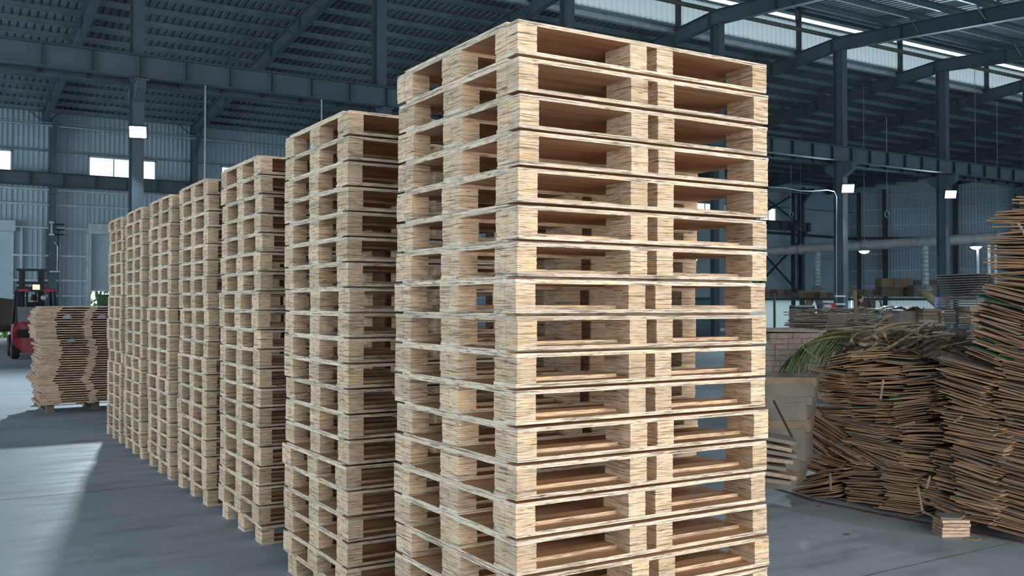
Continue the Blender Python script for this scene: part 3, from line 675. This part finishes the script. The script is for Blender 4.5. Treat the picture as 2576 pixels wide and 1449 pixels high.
for z in (2.60, 2.20, 2.05): MB().box(-.42, .42, 1.74, 1.92, z-.03, z+.04).build('mast_crossbar', M['mast'], fk)
for s in (-1, 1): MB().tube([(s*.12, 1.85, .4), (s*.12, 1.85, 2.1)], .03, 8).build('lift_cylinder', M['mast'], fk)
for s in (-1, 1): MB().box(s*.28-.05, s*.28+.05, 1.95, 3.0, .08, .12).build('fork', M['mast'], fk)
mb = MB(); lathe(mb, [(.06, -.04), (.09, 0), (.06, .05)], 10, M=Matrix.Translation((.28, .9, 1.75))@Matrix.Rotation(math.pi/2, 4, 'X')); mb.build('work_lamp', M['galv'], fk)
dr = figure('person', (2.62, 30.72, .02), math.pi*.98, 'forklift driver in dark clothes with black hair, seen from behind', 'sit', M['darkcloth'])
dr.location = (2.58, 30.85, .02)

# things behind the forklift at far left
p = at_z(22, 862); t = empty('timber_bin', (p.x-.35, 40.0, 0), .2, label='dark brown slab-sided timber bin at the far left behind the forklift', cat='bin')
MB().box(-.9, .5, -.02, .04, .75, 1.75).build('side_panel', M['brownmetal'], t, rot=(0, .12, 0)); MB().box(-.9, .6, .6, .66, .5, 1.4).build('side_panel', M['brownmetal'], t)
for x in (-.8, .5): MB().box(x-.05, x+.05, 0, .6, 0, .8).build('leg', M['brownmetal'], t)
t = empty('pallet_truck', (1.05, 37.2, 0), .1, label='orange-red low trolley beside the forklift at the left edge', cat='trolley')
MB().box(-.9, .5, -.3, .3, .42, .58).build('trolley_bed', M['redplain'], t)
for x in (-.7, .35): put('wheel', wme, t, loc=(x, -.3, .2), rot=(0, 0, 1.57), scale=(.7, .75, .75))
MB().tube([(.5, 0, .5), (.75, 0, 1.1)], .03, 8).build('handle', M['brownmetal'], t)
p = at_d(262, 757, 40); t = empty('green_cabinet', (p.x, p.y, 0), 0, label='small dark green cabinet outside the roller door', cat='cabinet')
MB().box(-.25, .35, -.2, .2, 0, 1.95).build('cabinet_body', M['frond'], t); MB().box(-.22, .32, -.21, -.2, .2, 1.85).build('cabinet_door', M['frond'], t)

# ------------------------------------------------------------------ veneer offcut pile
def jag(n_end=7, a=.15):
    poly = []
    for k in range(n_end): poly.append((-.5-R.uniform(0, a), -.5+k/(n_end-1)))
    for k in range(n_end): poly.append((.5+R.uniform(0, a), .5-k/(n_end-1)))
    return poly
def sheet_var(mat):
    mb = MB(); poly = jag(); mid = R.uniform(-.6, .6); n = len(poly)
    # slightly warped sheet, long side along X
    vs = [(x, y, -.5+mid*(x*x*2-.25)) for x, y in poly]+[(x, y, .5+mid*(x*x*2-.25)) for x, y in poly]
    fs = [tuple(range(n)), tuple(range(n, 2*n))[::-1]]+[(i, i+n, (i+1) % n+n, (i+1) % n) for i in range(n)]
    return mb.add(vs, fs).mesh('veneer_sheet', M[mat])
VS = {m_: [sheet_var(m_) for _ in range(6)] for m_ in ('veneer', 'veneer_gray', 'green')}
def bundle(cx, cy, w, h, tilt, X, label, deep=.5, gray=.15, green=False, n=None, group='veneer bundles of the offcut pile'):
    tt = math.tan(math.radians(tilt))
    a = at_X(cx-w/2, cy-w/2*tt, X); c = at_X(cx+w/2, cy+w/2*tt, X)
    mid = (a+c)/2; L = (c-a).length; dep = (mid-CAMP).dot(fw); T = h/FPX*dep
    ax = (c-a).normalized(); dp = Vector((1, R.uniform(-.12, .12), 0)); zz = ax.cross(dp).normalized()
    if zz.z < 0: zz = -zz
    yy = zz.cross(ax)
    Mx = Matrix((ax, yy, zz)).transposed().to_4x4(); Mx.translation = mid+dp*deep/2
    t = bpy.data.objects.new('veneer_bundle', None); COL.objects.link(t); t.matrix_world = Mx
    tag(t, label=label, cat='veneer bundle', group=group)
    n = n or max(3, int(T/.0098)); dz = T/n
    gk = R.randrange(n//2, n) if green else -1
    for k in range(n):
        m_ = 'green' if k == gk else ('veneer_gray' if R.random() < gray else 'veneer')
        s = 1+R.gauss(0, .11); th = dz*R.uniform(.55, .92)
        z = (k+.5)*dz-T/2
        put('veneer_sheet', R.choice(VS[m_]), t, loc=(R.gauss(0, .05)*L, R.uniform(-.012, .035), z), rot=(R.gauss(0, .03), R.gauss(0, .028), R.gauss(0, .06)), scale=(L*.82*s, deep*R.uniform(.85, 1), th))
    return t
XP = 6.3
cols = {
 'leftmost upper column': [(2081, 937, 88, 32, 10), (2080, 969, 92, 36, 5), (2096, 996, 72, 18, 2), (2102, 1028, 70, 48, 0)],
 'second upper column': [(2112, 904, 84, 26, -9), (2157, 927, 66, 22, 0), (2150, 953, 76, 22, 2), (2160, 985, 76, 38, 4), (2167, 1031, 76, 52, 1)],
 'third upper column': [(2170, 893, 80, 26, -2), (2217, 938, 112, 30, 0), (2225, 968, 86, 30, 0), (2222, 1004, 60, 34, 3), (2221, 1042, 44, 42, 0)],
 'fourth upper column': [(2240, 905, 90, 26, 6), (2311, 932, 84, 26, -2), (2303, 965, 84, 36, -6), (2286, 1003, 100, 32, -7), (2284, 1043, 96, 46, -7), (2345, 1010, 50, 60, -5)],
 'leftmost middle column': [(2067, 1082, 108, 44, 33), (2041, 1116, 88, 34, 36), (2018, 1163, 84, 40, 18), (2100, 1060, 80, 20, 14)],
 'second middle column': [(2157, 1084, 82, 34, 12), (2110, 1136, 80, 24, 28), (2094, 1163, 74, 44, 17)],
 'third middle column': [(2227, 1088, 70, 32, 7), (2190, 1122, 130, 28, 14), (2202, 1161, 112, 36, 31), (2150, 1170, 60, 30, 10), (2225, 1140, 60, 40, 20)],
 'fourth middle column': [(2312, 1082, 96, 36, 0), (2309, 1114, 96, 28, 2), (2304, 1157, 84, 50, 8), (2235, 1175, 60, 30, 12)],
 'leftmost floor column': [(2035, 1213, 102, 36, -12), (2056, 1242, 88, 22, -6), (2105, 1195, 70, 26, -8)],
 'second floor column': [(2166, 1212, 108, 50, 2), (2172, 1254, 96, 32, 6)],
 'third floor column': [(2265, 1210, 90, 44, 9), (2259, 1250, 88, 36, 8), (2256, 1282, 90, 28, 10)],
 'fourth floor column': [(2374, 1150, 60, 40, 10), (2374, 1185, 58, 34, 12), (2372, 1220, 66, 34, 15), (2368, 1262, 84, 34, 20), (2390, 1292, 80, 26, 22), (2330, 1240, 44, 60, 15)],
 'fifth column': [(2435, 935, 150, 42, 14), (2420, 975, 110, 36, 18), (2425, 1005, 120, 28, 20), (2445, 1030, 140, 30, 14), (2440, 1062, 140, 32, 11), (2442, 1102, 146, 46, 12), (2455, 1150, 126, 42, 18), (2450, 1194, 116, 46, 17),
                  (2443, 1236, 114, 40, 19), (2450, 1275, 112, 38, 13), (2462, 1306, 80, 24, 11)],
 'rightmost lower column': [(2550, 985, 110, 36, 15), (2556, 1020, 110, 32, 10), (2560, 1056, 120, 34, 12), (2562, 1094, 124, 38, 14), (2565, 1135, 120, 40, 12), (2562, 1178, 120, 40, 16), (2560, 1220, 120, 40, 14), (2556, 1262, 120, 38, 16), (2540, 1302, 116, 36, 18), (2545, 1335, 110, 24, 14)],
}
XX = {'upper': 6.42, 'middle': 6.33, 'floor': 6.28, 'fifth': 6.22, 'right': 6.25}
for cn, lst in cols.items():
    X_ = XX[[k for k in XX if k in cn or cn.startswith(k)][0]]
    for i, (cx, cy, w, h, tl) in enumerate(lst):
        gr_ = R.random() < .22
        bundle(cx, cy, w, h, tl, X_+R.uniform(-.04, .04), 'torn brown veneer bundle, %s in the offcut pile\'s %s' % ('top' if i == 0 else ORD[i]+' from top', cn), green=gr_ and R.random() < .6, gray=.15 if cn != 'rightmost lower column' else .15)
# tall right stack
tall = [(2600, 508, 96, 24, 3, 0), (2575, 532, 150, 20, -2, 0), (2570, 556, 158, 26, 2, 0), (2572, 584, 140, 22, -3, 0), (2565, 610, 160, 26, 0, 0), (2566, 638, 158, 26, 1, 0), (2568, 664, 160, 22, 0, 0), (2562, 684, 160, 16, -1, 0),
        (2580, 712, 150, 26, 6, 1), (2530, 742, 130, 34, 14, 0), (2515, 774, 130, 30, 16, 1), (2510, 806, 120, 34, 18, 0), (2512, 838, 140, 28, 18, 1), (2500, 868, 120, 34, 20, 1), (2560, 900, 150, 40, 12, 0), (2480, 895, 90, 24, 20, 1),
        (2600, 775, 60, 40, 8, 0), (2605, 830, 70, 44, 8, 0), (2580, 940, 130, 40, 12, 0)]
for i, (cx, cy, w, h, tl, g_) in enumerate(tall):
    bundle(cx, cy, w, h, tl, 6.22, 'torn orange-brown veneer bundle, %s of the tall right-hand pile' % ORDN(i+1), green=bool(g_), gray=.05, deep=.55, group='veneer bundles of the tall pile')
# bundles deeper inside the heap that close the gaps
i = 0
for row, (y0_, x0_, x1_) in enumerate([(925, 2110, 2380), (965, 2100, 2560), (1005, 2100, 2600), (1045, 2100, 2620), (1085, 2070, 2620), (1125, 2060, 2620), (1165, 2050, 2620), (1200, 2060, 2620), (1235, 2110, 2620), (1262, 2260, 2600)]):
    x = x0_+50
    while x < x1_:
        bundle(x, y0_, 120, 36, R.uniform(-4, 14), 6.78, 'brown veneer bundle deep inside the offcut pile behind the front columns', green=False, gray=.3, deep=.5, n=6, group='inner veneer bundles'); x += 105
for y0_ in range(520, 940, 42): bundle(2600, y0_, 120, 38, R.uniform(-2, 8), 6.7, 'brown veneer bundle at the back of the tall right-hand pile', gray=.2, n=6, group='inner veneer bundles of the tall pile')
# small block of blanks and loose bits in front
p = at_z(2392, 1345); t = empty('board_block', p, -.55, label='small tidy block of stacked board blanks on the floor before the pile', cat='board stack')
for k in range(5): MB().box(-.09, .10, -.08, .08, k*.024, k*.024+.02).build('board', M['flatply'], t, loc=(R.uniform(-.006, .006), R.uniform(-.006, .006), 0))
MB().prism([(-.10, -.07), (.02, -.09), (.11, .02), (.06, .09), (-.08, .07)], .12, .135).build('cover_sheet', M['card'], t)
for k, (px, py) in enumerate(((2445, 1356), (1915, 1258), (2180, 1290), (2060, 1275), (2130, 1345))):
    p = at_z(px, py); MB().prism([(-.05, -.02), (.03, -.035), (.06, .01), (.0, .04), (-.04, .025)], 0, .006).build('bark_chip', M['box' if k == 0 else 'oldwood'], loc=p, rot=(0, 0, R.uniform(0, 6)), scale=(1 if k == 0 else .6,)*3, label='small flat wood chip on the concrete, '+('right of the tidy board block', 'at the foot of the near stack', 'in the middle before the pile', 'near the pile left end', 'alone on the open floor')[k], cat='wood chip', group='loose chips')
slv = [((2309, 1225), (2320, 1287)), ((2320, 1287), (2372, 1308)), ((2088, 1190), (2090, 1232)), ((2330, 1228), (2340, 1197)), ((2215, 1005), (2222, 955)), ((2560, 560), (2590, 610)), ((2420, 1048), (2400, 1062)), ((2250, 1075), (2300, 1062))]
for k, (a, c) in enumerate(slv):
    A = at_X(*a, 6.12); C_ = at_X(*c, 6.12); MB().bar(A, C_, .008, .014).build('wood_sliver', M['palewood'], label='long pale wood sliver '+('hanging down left of the board block', 'bent out along the floor to the board block', 'upright in the lower left bundles', 'leaning in the lower middle of the pile', 'upright in the upper middle of the pile', 'in the tall right-hand pile', 'in the middle right of the pile', 'across the centre of the pile')[k], cat='sliver', group='pale slivers')

# weathered gray board stack leaning behind the brown pile
gs = empty('gray_board_stack', at_d(2430, 812, 9.8), label='upper fan of weathered gray boards behind the tall brown pile', cat='board stack')
rowsG = [(y, 2368+max(0, (y-692))*.75, 2496-(y-690)*.25) for y in range(692, 746, 6)]
for y, xa, xb in rowsG:
    a = at_d(xa+R.uniform(-4, 4), y+3, 9.8); c = at_d(xb, y-2, 9.5); MB().bar(a-gs.location, c-gs.location, .5, .013).build('board', M['slate'], gs)
gs2 = empty('gray_board_stack', at_d(2420, 815, 9.4), label='lower square pile of weathered gray boards behind the tall brown pile', cat='board stack')
for y in range(748, 1176, 6):
    xa = 2372+R.uniform(-4, 6)+(0 if y < 775 else 32); a = at_d(xa, y, 9.4); c = at_d(2470+R.uniform(-5, 5), y, 9.2)
    MB().bar(a-gs2.location, c-gs2.location, .5, .015).build('board', M['slate'], gs2)
a = at_d(2497, 688, 9.3); c = at_d(2491, 716, 9.3); MB().bar(a, c, .015, .03).build('black_stake', M['black'], label='short black stake standing against the gray board fan', cat='stake')
p1, p2 = at_X(2370, 862, 6.75), at_X(2480, 905, 6.6); MB().bar(p1, p2, .3, .07).build('gray_plank', M['oldwood'], label='thick gray plank lying on the pile left of the tall stack', cat='plank', group='thick gray planks')
p1, p2 = at_X(2368, 880, 6.7), at_X(2470, 915, 6.5); MB().bar(p1, p2, .3, .09).build('gray_plank', M['oldwood'], label='second thick gray plank just below the first one', cat='plank', group='thick gray planks')

# branches ---------------------------------------------------------
def branch(a, c, r, mat, sag=.03, label='thin dry branch lying in the brushwood heap on the veneer pile', group='brushwood'):
    a = Vector(a); c = Vector(c); pts = []
    off = Vector((R.uniform(-1, 1), R.uniform(-1, 1), R.uniform(-.6, 1)))*sag
    for k in range(6):
        s = k/5; pts.append(a.lerp(c, s)+off*math.sin(s*math.pi)+Vector((R.uniform(-.008, .008), R.uniform(-.008, .008), R.uniform(-.008, .008))))
    return MB().tube(pts, [r*(1-.45*k/5) for k in range(6)], 6).build('branch', M[mat], smooth=True, label=label, cat='branch', group=group)
for k in range(150):
    u = R.random()**.8; cx = 2150+u*290; cy = 868-28*math.sin(min(1, u*1.15)*math.pi)*R.uniform(.3, 1.35)+R.uniform(-6, 22)+8*u
    ln = R.uniform(40, 140); an = math.radians(R.gauss(-14, 16)+(25 if u > .8 else 0)); X_ = R.uniform(6.45, 7.1)
    a = at_X(cx-ln/2*math.cos(an), cy-ln/2*math.sin(an), X_); c = at_X(cx+ln/2*math.cos(an), cy+ln/2*math.sin(an), X_+R.uniform(-.2, .2))
    branch(a, c, R.uniform(.005, .014), 'barkpale' if R.random() < .28 else 'bark', .05)
for k, (x0_, y0_, x1_, y1_, r_) in enumerate([(2198, 834, 2300, 806, .016), (2170, 902, 2250, 890, .014), (2178, 885, 2242, 872, .018), (2160, 866, 2230, 868, .018), (2172, 855, 2260, 812, .012), (2240, 790, 2196, 834, .014), (2140, 862, 2162, 838, .012), (2200, 845, 2216, 875, .014), (2225, 838, 2245, 875, .014)]):
    branch(at_X(x0_, y0_, 6.42), at_X(x1_, y1_, 6.6), r_, 'barkpale', .015, 'stouter peeled branch at the front of the brushwood heap, '+ORDN(k+2).replace(' from the top', '')+' from its upper right', 'peeled branches')
for k, (px, py) in enumerate(((2285, 832), (2302, 834))):
    p = at_X(px, py, 6.5); mb = MB(); lathe(mb, [(.005, -.012), (.03, 0), (.022, .012), (.004, .02)], 9); mb.build('white_scrap', M['whitecloth'], loc=p, scale=(1.3, .9, 1), label='small white plastic scrap on the brushwood heap, %s one' % ('left', 'right')[k], cat='scrap')
# palm frond
def frond(base, tip, sag, n, lw, ll, label, mat, seed):
    rr = random.Random(seed); base = Vector(base); tip = Vector(tip)
    t = empty('palm_frond', base, label=label, cat='palm frond')
    pts = []
    for k in range(9): s = k/8; pts.append((tip-base)*s+Vector((0, 0, sag*math.sin(s*math.pi*.9))))
    MB().tube(pts, [.016*(1-.8*k/8)+.002 for k in range(9)], 6).build('stalk', M['frond_stem'], t, smooth=True)
    for k in range(n):
        s = .12+.85*k/n; i = min(7, int(s*8)); p = pts[i].lerp(pts[i+1], s*8-i); d = (pts[i+1]-pts[i]).normalized()
        for sd in (-1, 1):
            side = Vector((0, 0, -1)).lerp(Vector((-.4, -.3, -.2)), .2)*1.0 if sd < 0 else Vector((.3, .5, -.35))
            o = (d*.8+side.normalized()*rr.uniform(.7, 1.0)+Vector((rr.uniform(-.12, .12), rr.uniform(-.12, .12), 0))).normalized(); L = ll*rr.uniform(.75, 1.1)*(1-.35*s)
            w = o.cross(Vector((.5, .3, .8))).normalized()*lw
            q1 = p+o*L*.35; q2 = p+o*L*.7+Vector((0, 0, -.05*L)); q3 = p+o*L+Vector((0, 0, -.22*L))
            e = o.cross(w).normalized()*.0035
            MB().add([p-w*.3, p+w*.3, q1-w, q1+w, q2-w*.8, q2+w*.8, q3, p+e, q1+e*2, q2+e*2], [(0, 2, 8, 7), (7, 8, 3, 1), (2, 4, 9, 8), (8, 9, 5, 3), (4, 6, 9), (9, 6, 5)]).build('leaflet', M[mat], t)
frond(at_X(2175, 836, 6.9), at_X(1990, 905, 6.25), .10, 26, .011, .40, 'green palm frond drooping over the left end of the pile', 'frond', 3)
frond(at_X(2160, 850, 6.7), at_X(2030, 870, 6.3), .04, 18, .009, .34, 'second half-dry palm frond lying under the green one', 'frond', 8)
for a, c in (((2060, 905), (2016, 870)), ((2010, 905), (2002, 985)), ((2030, 915), (1996, 975)), ((2000, 930), (1985, 985)), ((1985, 930), (1960, 965))):
    branch(at_X(*a, 6.3), at_X(*c, 6.2), .008, 'frond_stem', .01, 'bare greenish palm rib hanging from the fronds', 'palm ribs')

# cardboard and old boards left of the pile
cb = empty('cardboard_stack', at_z(1975, 1215), label='large gray-brown cardboard sheets stacked between the pallet stack and the pile', cat='cardboard')
o0 = cb.location
yy_ = [944, 962, 990, 1006, 1046, 1072, 1120, 1146, 1172, 1196, 1215]
for k, (ya, yb) in enumerate(zip(yy_[:-1], yy_[1:])):
    xr = (2058, 2054, 2050, 2040, 2044, 2036, 2038, 2026, 2016, 2010)[k]
    a = at_d(1880, (ya+yb)/2, 8.0); c = at_d(xr, (ya+yb)/2+R.uniform(-2, 3), 7.8-.006*(k % 4))
    MB().bar(a-o0, c-o0, .55, (yb-ya+3)/FPX*7.85).build('cardboard_sheet', M['card' if k % 4 else 'box'], cb)
MB().bar(at_d(1946, 1008, 7.4)-o0, at_d(2002, 1118, 7.4)-o0, .02, .012).build('strap', M['black'], cb)
ob = empty('broken_board_stack', at_z(1960, 1225), label='low stack of broken pale boards beside the foot of the near pallets', cat='board stack')
for k in range(7):
    y = 1105+k*17; a = at_d(1900, y-12+R.uniform(-3, 3), 7.3); c = at_d(1985+R.uniform(-14, 16), y+R.uniform(-2, 8), 7.25)
    MB().bar(a-ob.location, c-ob.location, .3, .028).build('board', M['palewood' if k % 2 else 'card'], ob)

# ------------------------------------------------------------------ clutter behind the pile
ls = empty('lumber_stack', at_z(1938, 1000), math.radians(-14), label='neat gray-pink stack of square lumber ends right of the near pallet stack', cat='lumber')
nd = 9
for row in range(11):
    x = 0
    while x < 1.0:
        w = R.choice((.075, .1, .1, .13)); MB().box(x, x+w-.004, R.uniform(-.012, .012), 1.1, row*.095+.06, row*.095+.149).build('timber', M['lumber'], ls); x += w
for x in (0, .45, .9): MB().box(x, x+.1, 0, 1.0, 0, .06).build('bearer', M['oldwood'], ls)
for k in range(7): MB().box(-.35, 1.1, k*.15, k*.15+.13, 1.11+R.uniform(0, .02), 1.14+R.uniform(0, .04)).build('long_board', M['lumber'], ls, rot=(0, R.uniform(-.02, .02), R.uniform(-.05, .05)))

def small_pallet(loc, rz, label, w=1.0):
    t = empty('wooden_pallet', loc, rz, label=label, cat='pallet')
    for x in (0, w/2-.05, w-.1): MB().box(x, x+.1, 0, .8, .02, .12).build('block', M['palewood'], t)
    for k in range(5): MB().box(0, w, k*.17, k*.17+.12, .12, .142).build('deck_board', M['palewood'], t)
    MB().box(0, w, 0, .1, 0, .02).build('bottom_board', M['palewood'], t); return t
for k in range(6):
    p = at_d(2086, 872+0, 15.0); small_pallet((p.x, p.y, .0+k*.145+.05), math.radians(-25), 'light wooden pallet, %s in the short stack beyond the brushwood' % (ORD[5-k]+' from the top'), 1.02)
# scrap heaps with loose boards strewn on top
for k, (px, dep, w, d_, h_) in enumerate(((2052, 21.5, 1.0, .9, 1.26), (2128, 17.6, .95, .8, 1.10), (2150, 25.5, 1.05, 1.0, 1.36), (2222, 18.6, .9, .9, 1.18), (2262, 23.5, 1.05, 1.0, 1.34), (2300, 20.2, .9, .8, 1.22), (2062, 26.5, 1.3, .9, 1.38))):
    p = at_d(px, 850, dep); t = empty('scrap_heap', (p.x, p.y, 0), -YAW, label='rough heap of flat scrap boards beyond the brushwood, %s one counted from the left' % ('second', 'third', 'fourth', 'fifth', 'sixth', 'seventh', 'first')[k], cat='board stack', group='scrap heaps')
    nn = int(h_/.05)
    for j in range(nn): MB().box(-w/2, w/2, -d_/2, d_/2, 0, R.uniform(.03, .046)).build('board_layer', M[R.choice(['oldwood', 'lumber', 'palewood'])], t, loc=(R.uniform(-.1, .1), R.uniform(-.1, .1), j*.05), rot=(0, 0, R.uniform(-.08, .08)))
    z = nn*.05+.012
    for q in range(13):
        L_ = R.uniform(.3, .95)*min(1, w); px_ = Vector((R.uniform(-.45, .45)*w, R.uniform(-.45, .1)*d_, 0)); px_.rotate(Matrix.Rotation(-YAW, 3, 'Z'))
        MB().box(-L_/2, L_/2, -.05, .05, -.011, .011).build('loose_board', M[R.choice(['palewood', 'lumber', 'palewood', 'oldwood'])], loc=(p.x+px_.x, p.y+px_.y, z+R.uniform(0, .012)+q*.009), rot=(R.uniform(-.1, .1), R.uniform(-.16, .16), R.uniform(-.8, .8)-YAW),
            label='loose offcut board strewn over the scrap heaps beyond the pile', cat='board', group='strewn boards')
for k, (a, c, dep, w_) in enumerate((((2150, 730), (2158, 860), 19, 'tall leaning brown batten standing in front of the worker'), ((2088, 872), (2112, 790), 18.4, 'gray flat board tilted up beside the tall column'), ((2240, 772), (2241, 940), 21, 'short dark post standing in the scrap beyond the pile'), ((1948, 738), (1949, 892), 30, 'short gray upright beside the near stack edge'))):
    MB().bar(at_d(*a, dep), at_d(*c, dep), .07, .04 if k != 1 else .35).build('batten', M['box' if k == 0 else ('card' if k == 1 else 'slate')], label=w_, cat='batten')
# bundled cartons and timber packs
def pack(px0, px1, py0, py1, dep, m_, label, cat_='carton', rows=1, colsn=2, bandm=None, name='carton_stack', depth=.8):
    a = at_d(px0, py1, dep); c = at_d(px1, py1, dep); top = at_d(px0, py0, dep); h = top.z-a.z; w = (c-a).length
    t = empty(name, (a.x, a.y, a.z), -YAW, label=label, cat=cat_)
    for r_ in range(rows):
        for q in range(colsn):
            mm = m_[(r_*colsn+q) % len(m_)]
            MB().box(q*w/colsn+.004, (q+1)*w/colsn-.004, 0, depth, r_*h/rows+.004, (r_+1)*h/rows-.004).build('carton' if cat_ == 'carton' else 'board_pack', M[mm], t, loc=(0, R.uniform(-.03, .03), 0))
    return t
pack(2009, 2064, 731, 749, 47, ['box'], 'row of brown cartons on the ledge left of the tall column', colsn=4)
pack(2217, 2252, 700, 722, 46, ['box'], 'dark brown carton pile on the far ledge, left pair', colsn=1)
pack(2251, 2298, 700, 720, 45.9, ['card', 'box'], 'three tan cartons on the far ledge right of the dark pair', colsn=3)
pack(2300, 2356, 704, 717, 46, ['slate', 'brownmetal'], 'low black boxes on the far ledge behind the right drop pipe', colsn=2)
pack(2300, 2357, 718, 746, 45.5, ['card'], 'tall pale carton stack right of the drop pipe', rows=2, colsn=3)
pack(2130, 2218, 728, 746, 46.5, ['oldwood', 'brownmetal'], 'dark timber packs on the ledge behind the worker', 'timber', 2, 4, name='timber_packs')
pack(2218, 2300, 722, 746, 46.3, ['oldwood', 'box', 'brownmetal'], 'dark timber packs under the tan cartons', 'timber', 3, 3, name='timber_packs')
pack(1920, 1990, 728, 748, 47, ['oldwood', 'brownmetal'], 'brown timber packs on the ledge beside the near stack', 'timber', 2, 4, name='timber_packs')
pack(1990, 2010, 736, 748, 47, ['slate'], 'low dark timber pack left of the brown cartons', 'timber', 2, 1, name='timber_packs')
pack(2064, 2098, 735, 749, 46, ['oldwood', 'brownmetal'], 'dark timber packs between the cartons and the tall column', 'timber', 2, 2, name='timber_packs')
MB().box(-30, 30, 0, .9, -.12, 0).build('storage_ledge', M['steel_dark'], loc=(at_d(2150, 749, 46.2).x-3, at_d(2150, 749, 46.2).y+3, at_d(2150, 749, 46.2).z), rot=(0, 0, -YAW), scale=(.35, 1, 1), label='long dark ledge carrying cartons above the white panels', cat='shelf')
pack(2322, 2368, 776, 812, 17.5, ['lumber', 'card', 'box', 'card'], 'striped pack of squared timber right of the wrapped stack', 'timber', 4, 1, name='timber_packs', depth=.9)
pack(2368, 2405, 780, 814, 17.4, ['palewood', 'box', 'card', 'lumber'], 'second striped pack of squared timber with pale top', 'timber', 4, 1, name='timber_packs', depth=.9)
pack(2262, 2322, 782, 815, 17.8, ['card'], 'gray cartons wrapped in plastic film beyond the brushwood', colsn=2, rows=1, depth=.8)
t = empty('plastic_wrap', at_d(2285, 782, 17.6), -YAW, label='crumpled clear plastic wrap spread over the gray cartons', cat='plastic film')
mb = MB(); nxg, nyg = 14, 8; vs = [(-.34+.68*i/nxg, -.05+.8*j/nyg, .03+.05*math.sin(i*.5)**2+R.uniform(-.012, .02)) for j in range(nyg+1) for i in range(nxg+1)]
mb.add(vs, [(j*(nxg+1)+i, j*(nxg+1)+i+1, (j+1)*(nxg+1)+i+1, (j+1)*(nxg+1)+i) for j in range(nyg) for i in range(nxg)]); mb.build('wrap_film', M['film'], t)
pack(2440, 2476, 770, 815, 8.9, ['box'], 'dark red-brown carton pile tucked behind the tall brown pile', rows=3, colsn=1, depth=.3)
# bins, workbench and machines
def bench(px0, px1, py, dep, label, m_='gray', h_=.0):
    a = at_d(px0, py, dep); c = at_d(px1, py, dep); w = (c-a).length
    t = empty('workbench', (a.x, a.y, 0), -YAW, label=label, cat='workbench')
    MB().box(0, w, 0, .7, a.z-.05, a.z).build('bench_top', M[m_], t)
    for x in (.03, w-.03):
        for y in (.03, .67): MB().box(x-.03, x+.03, y-.03, y+.03, 0, a.z-.05).build('leg', M['slate'], t)
    MB().box(0, w, .1, .13, .25, a.z-.05).build('front_panel', M['slate'], t)
bench(2060, 2100, 777, 30, 'low gray bench in front of the blue chair'); bench(2132, 2215, 775, 31, 'gray workbench in front of the worker'); bench(2000, 2050, 768, 33, 'pale workbench with clutter beside the left dust hose', 'galv')
t = empty('machine_frame', at_z(2186, 805)*1.0, -YAW, label='dark arched machine frame behind the workbench right of the worker', cat='machine')
p = at_d(2186, 778, 40.5); t.location = (p.x, p.y, 0)
for s in (-.34, .1): MB().tube([(s, 0, .0), (s, 0, 1.75), (s+.08, 0, 1.98), (s+.3, 0, 1.98), (s+.42, 0, 1.6), (s+.5, 0, .0)], .045, 8).build('arched_tube', M['slate'], t)
MB().box(-.3, .3, .05, .3, 0, 1.85).build('machine_body', M['brownmetal'], t)
def chair(px, py, dep, m_, label):
    p = at_d(px, py, dep); t = empty('chair', (p.x, p.y, 0), -YAW+.3, label=label, cat='chair')
    z = p.z; mb = MB(); mb.prism([(-.22, z-.45), (.22, z-.45), (.24, z-.1), (.14, z), (-.14, z), (-.24, z-.1)], 0, .05, M=Matrix.Rotation(math.pi/2, 4, 'X')); mb.build('backrest', M[m_], t)
    MB().box(-.23, .23, -.45, 0, z-.55, z-.5).build('seat', M[m_], t)
    for x in (-.2, .2):
        for y in (-.42, -.03): MB().box(x-.02, x+.02, y-.02, y+.02, 0, z-.55).build('leg', M['slate'], t)
chair(2070, 761, 33, 'bluebin', 'dark blue chair back left of the tall column'); chair(2090, 762, 34, 'frond', 'dark green chair back beside the blue chair')
p = at_d(2092, 771, 32.5); MB().box(-.14, .14, -.1, .1, -.08, .08).prism([(-.1, -.1), (.1, -.1), (.1, .1), (-.1, .1)], .08, .1).build('red_container', M['redplain'], loc=p, rot=(0, 0, -YAW), label='small red container in front of the green chair', cat='container')
p = at_d(2081, 772, 32.4); MB().box(-.12, .12, -.1, .1, -.06, .06).prism([(-.08, -.08), (.08, -.08), (.08, .08), (-.08, .08)], .06, .08).build('white_container', M['whitecloth'], loc=p, rot=(0, 0, -YAW), label='small white container left of the red one', cat='container')
p = at_d(2160, 778, 36.5); wk = figure('person', (p.x, p.y, .0), -YAW+.9, 'worker with black hair and dark clothes bending over the bench', 'stand', M['darkcloth']); wk.scale = (1.08,)*3
# lilac notice board with small dark characters
p = at_d(2365, 761, 36); t = empty('notice_board', p, -YAW, label='lilac notice board with three small dark characters at the far wall', cat='sign')
MB().box(-.21, .21, 0, .03, -.2, .2).build('board_face', M['lilac'], t)
for k in range(3):
    mb = MB(); x = -.13+k*.09
    mb.box(x, x+.05, -.006, 0, -.06, -.045).box(x+.018, x+.03, -.006, 0, -.1, -.03).box(x+.004, x+.046, -.006, 0, -.09, -.078); mb.build('character', M['mast'], t)
for s in (-1, 1): MB().tube([(s*.18, .02, -.2), (s*.18, .02, -p.z)], .02, 6).build('leg', M['slate'], t)
p = at_d(2382, 750, 36); MB().box(-.08, .08, -.05, .05, -.06, .06).box(-.05, .05, -.055, -.05, -.03, .03).build('red_box', M['redplain'], loc=p, rot=(0, 0, -YAW), label='tiny red box beside the lilac notice board', cat='box')
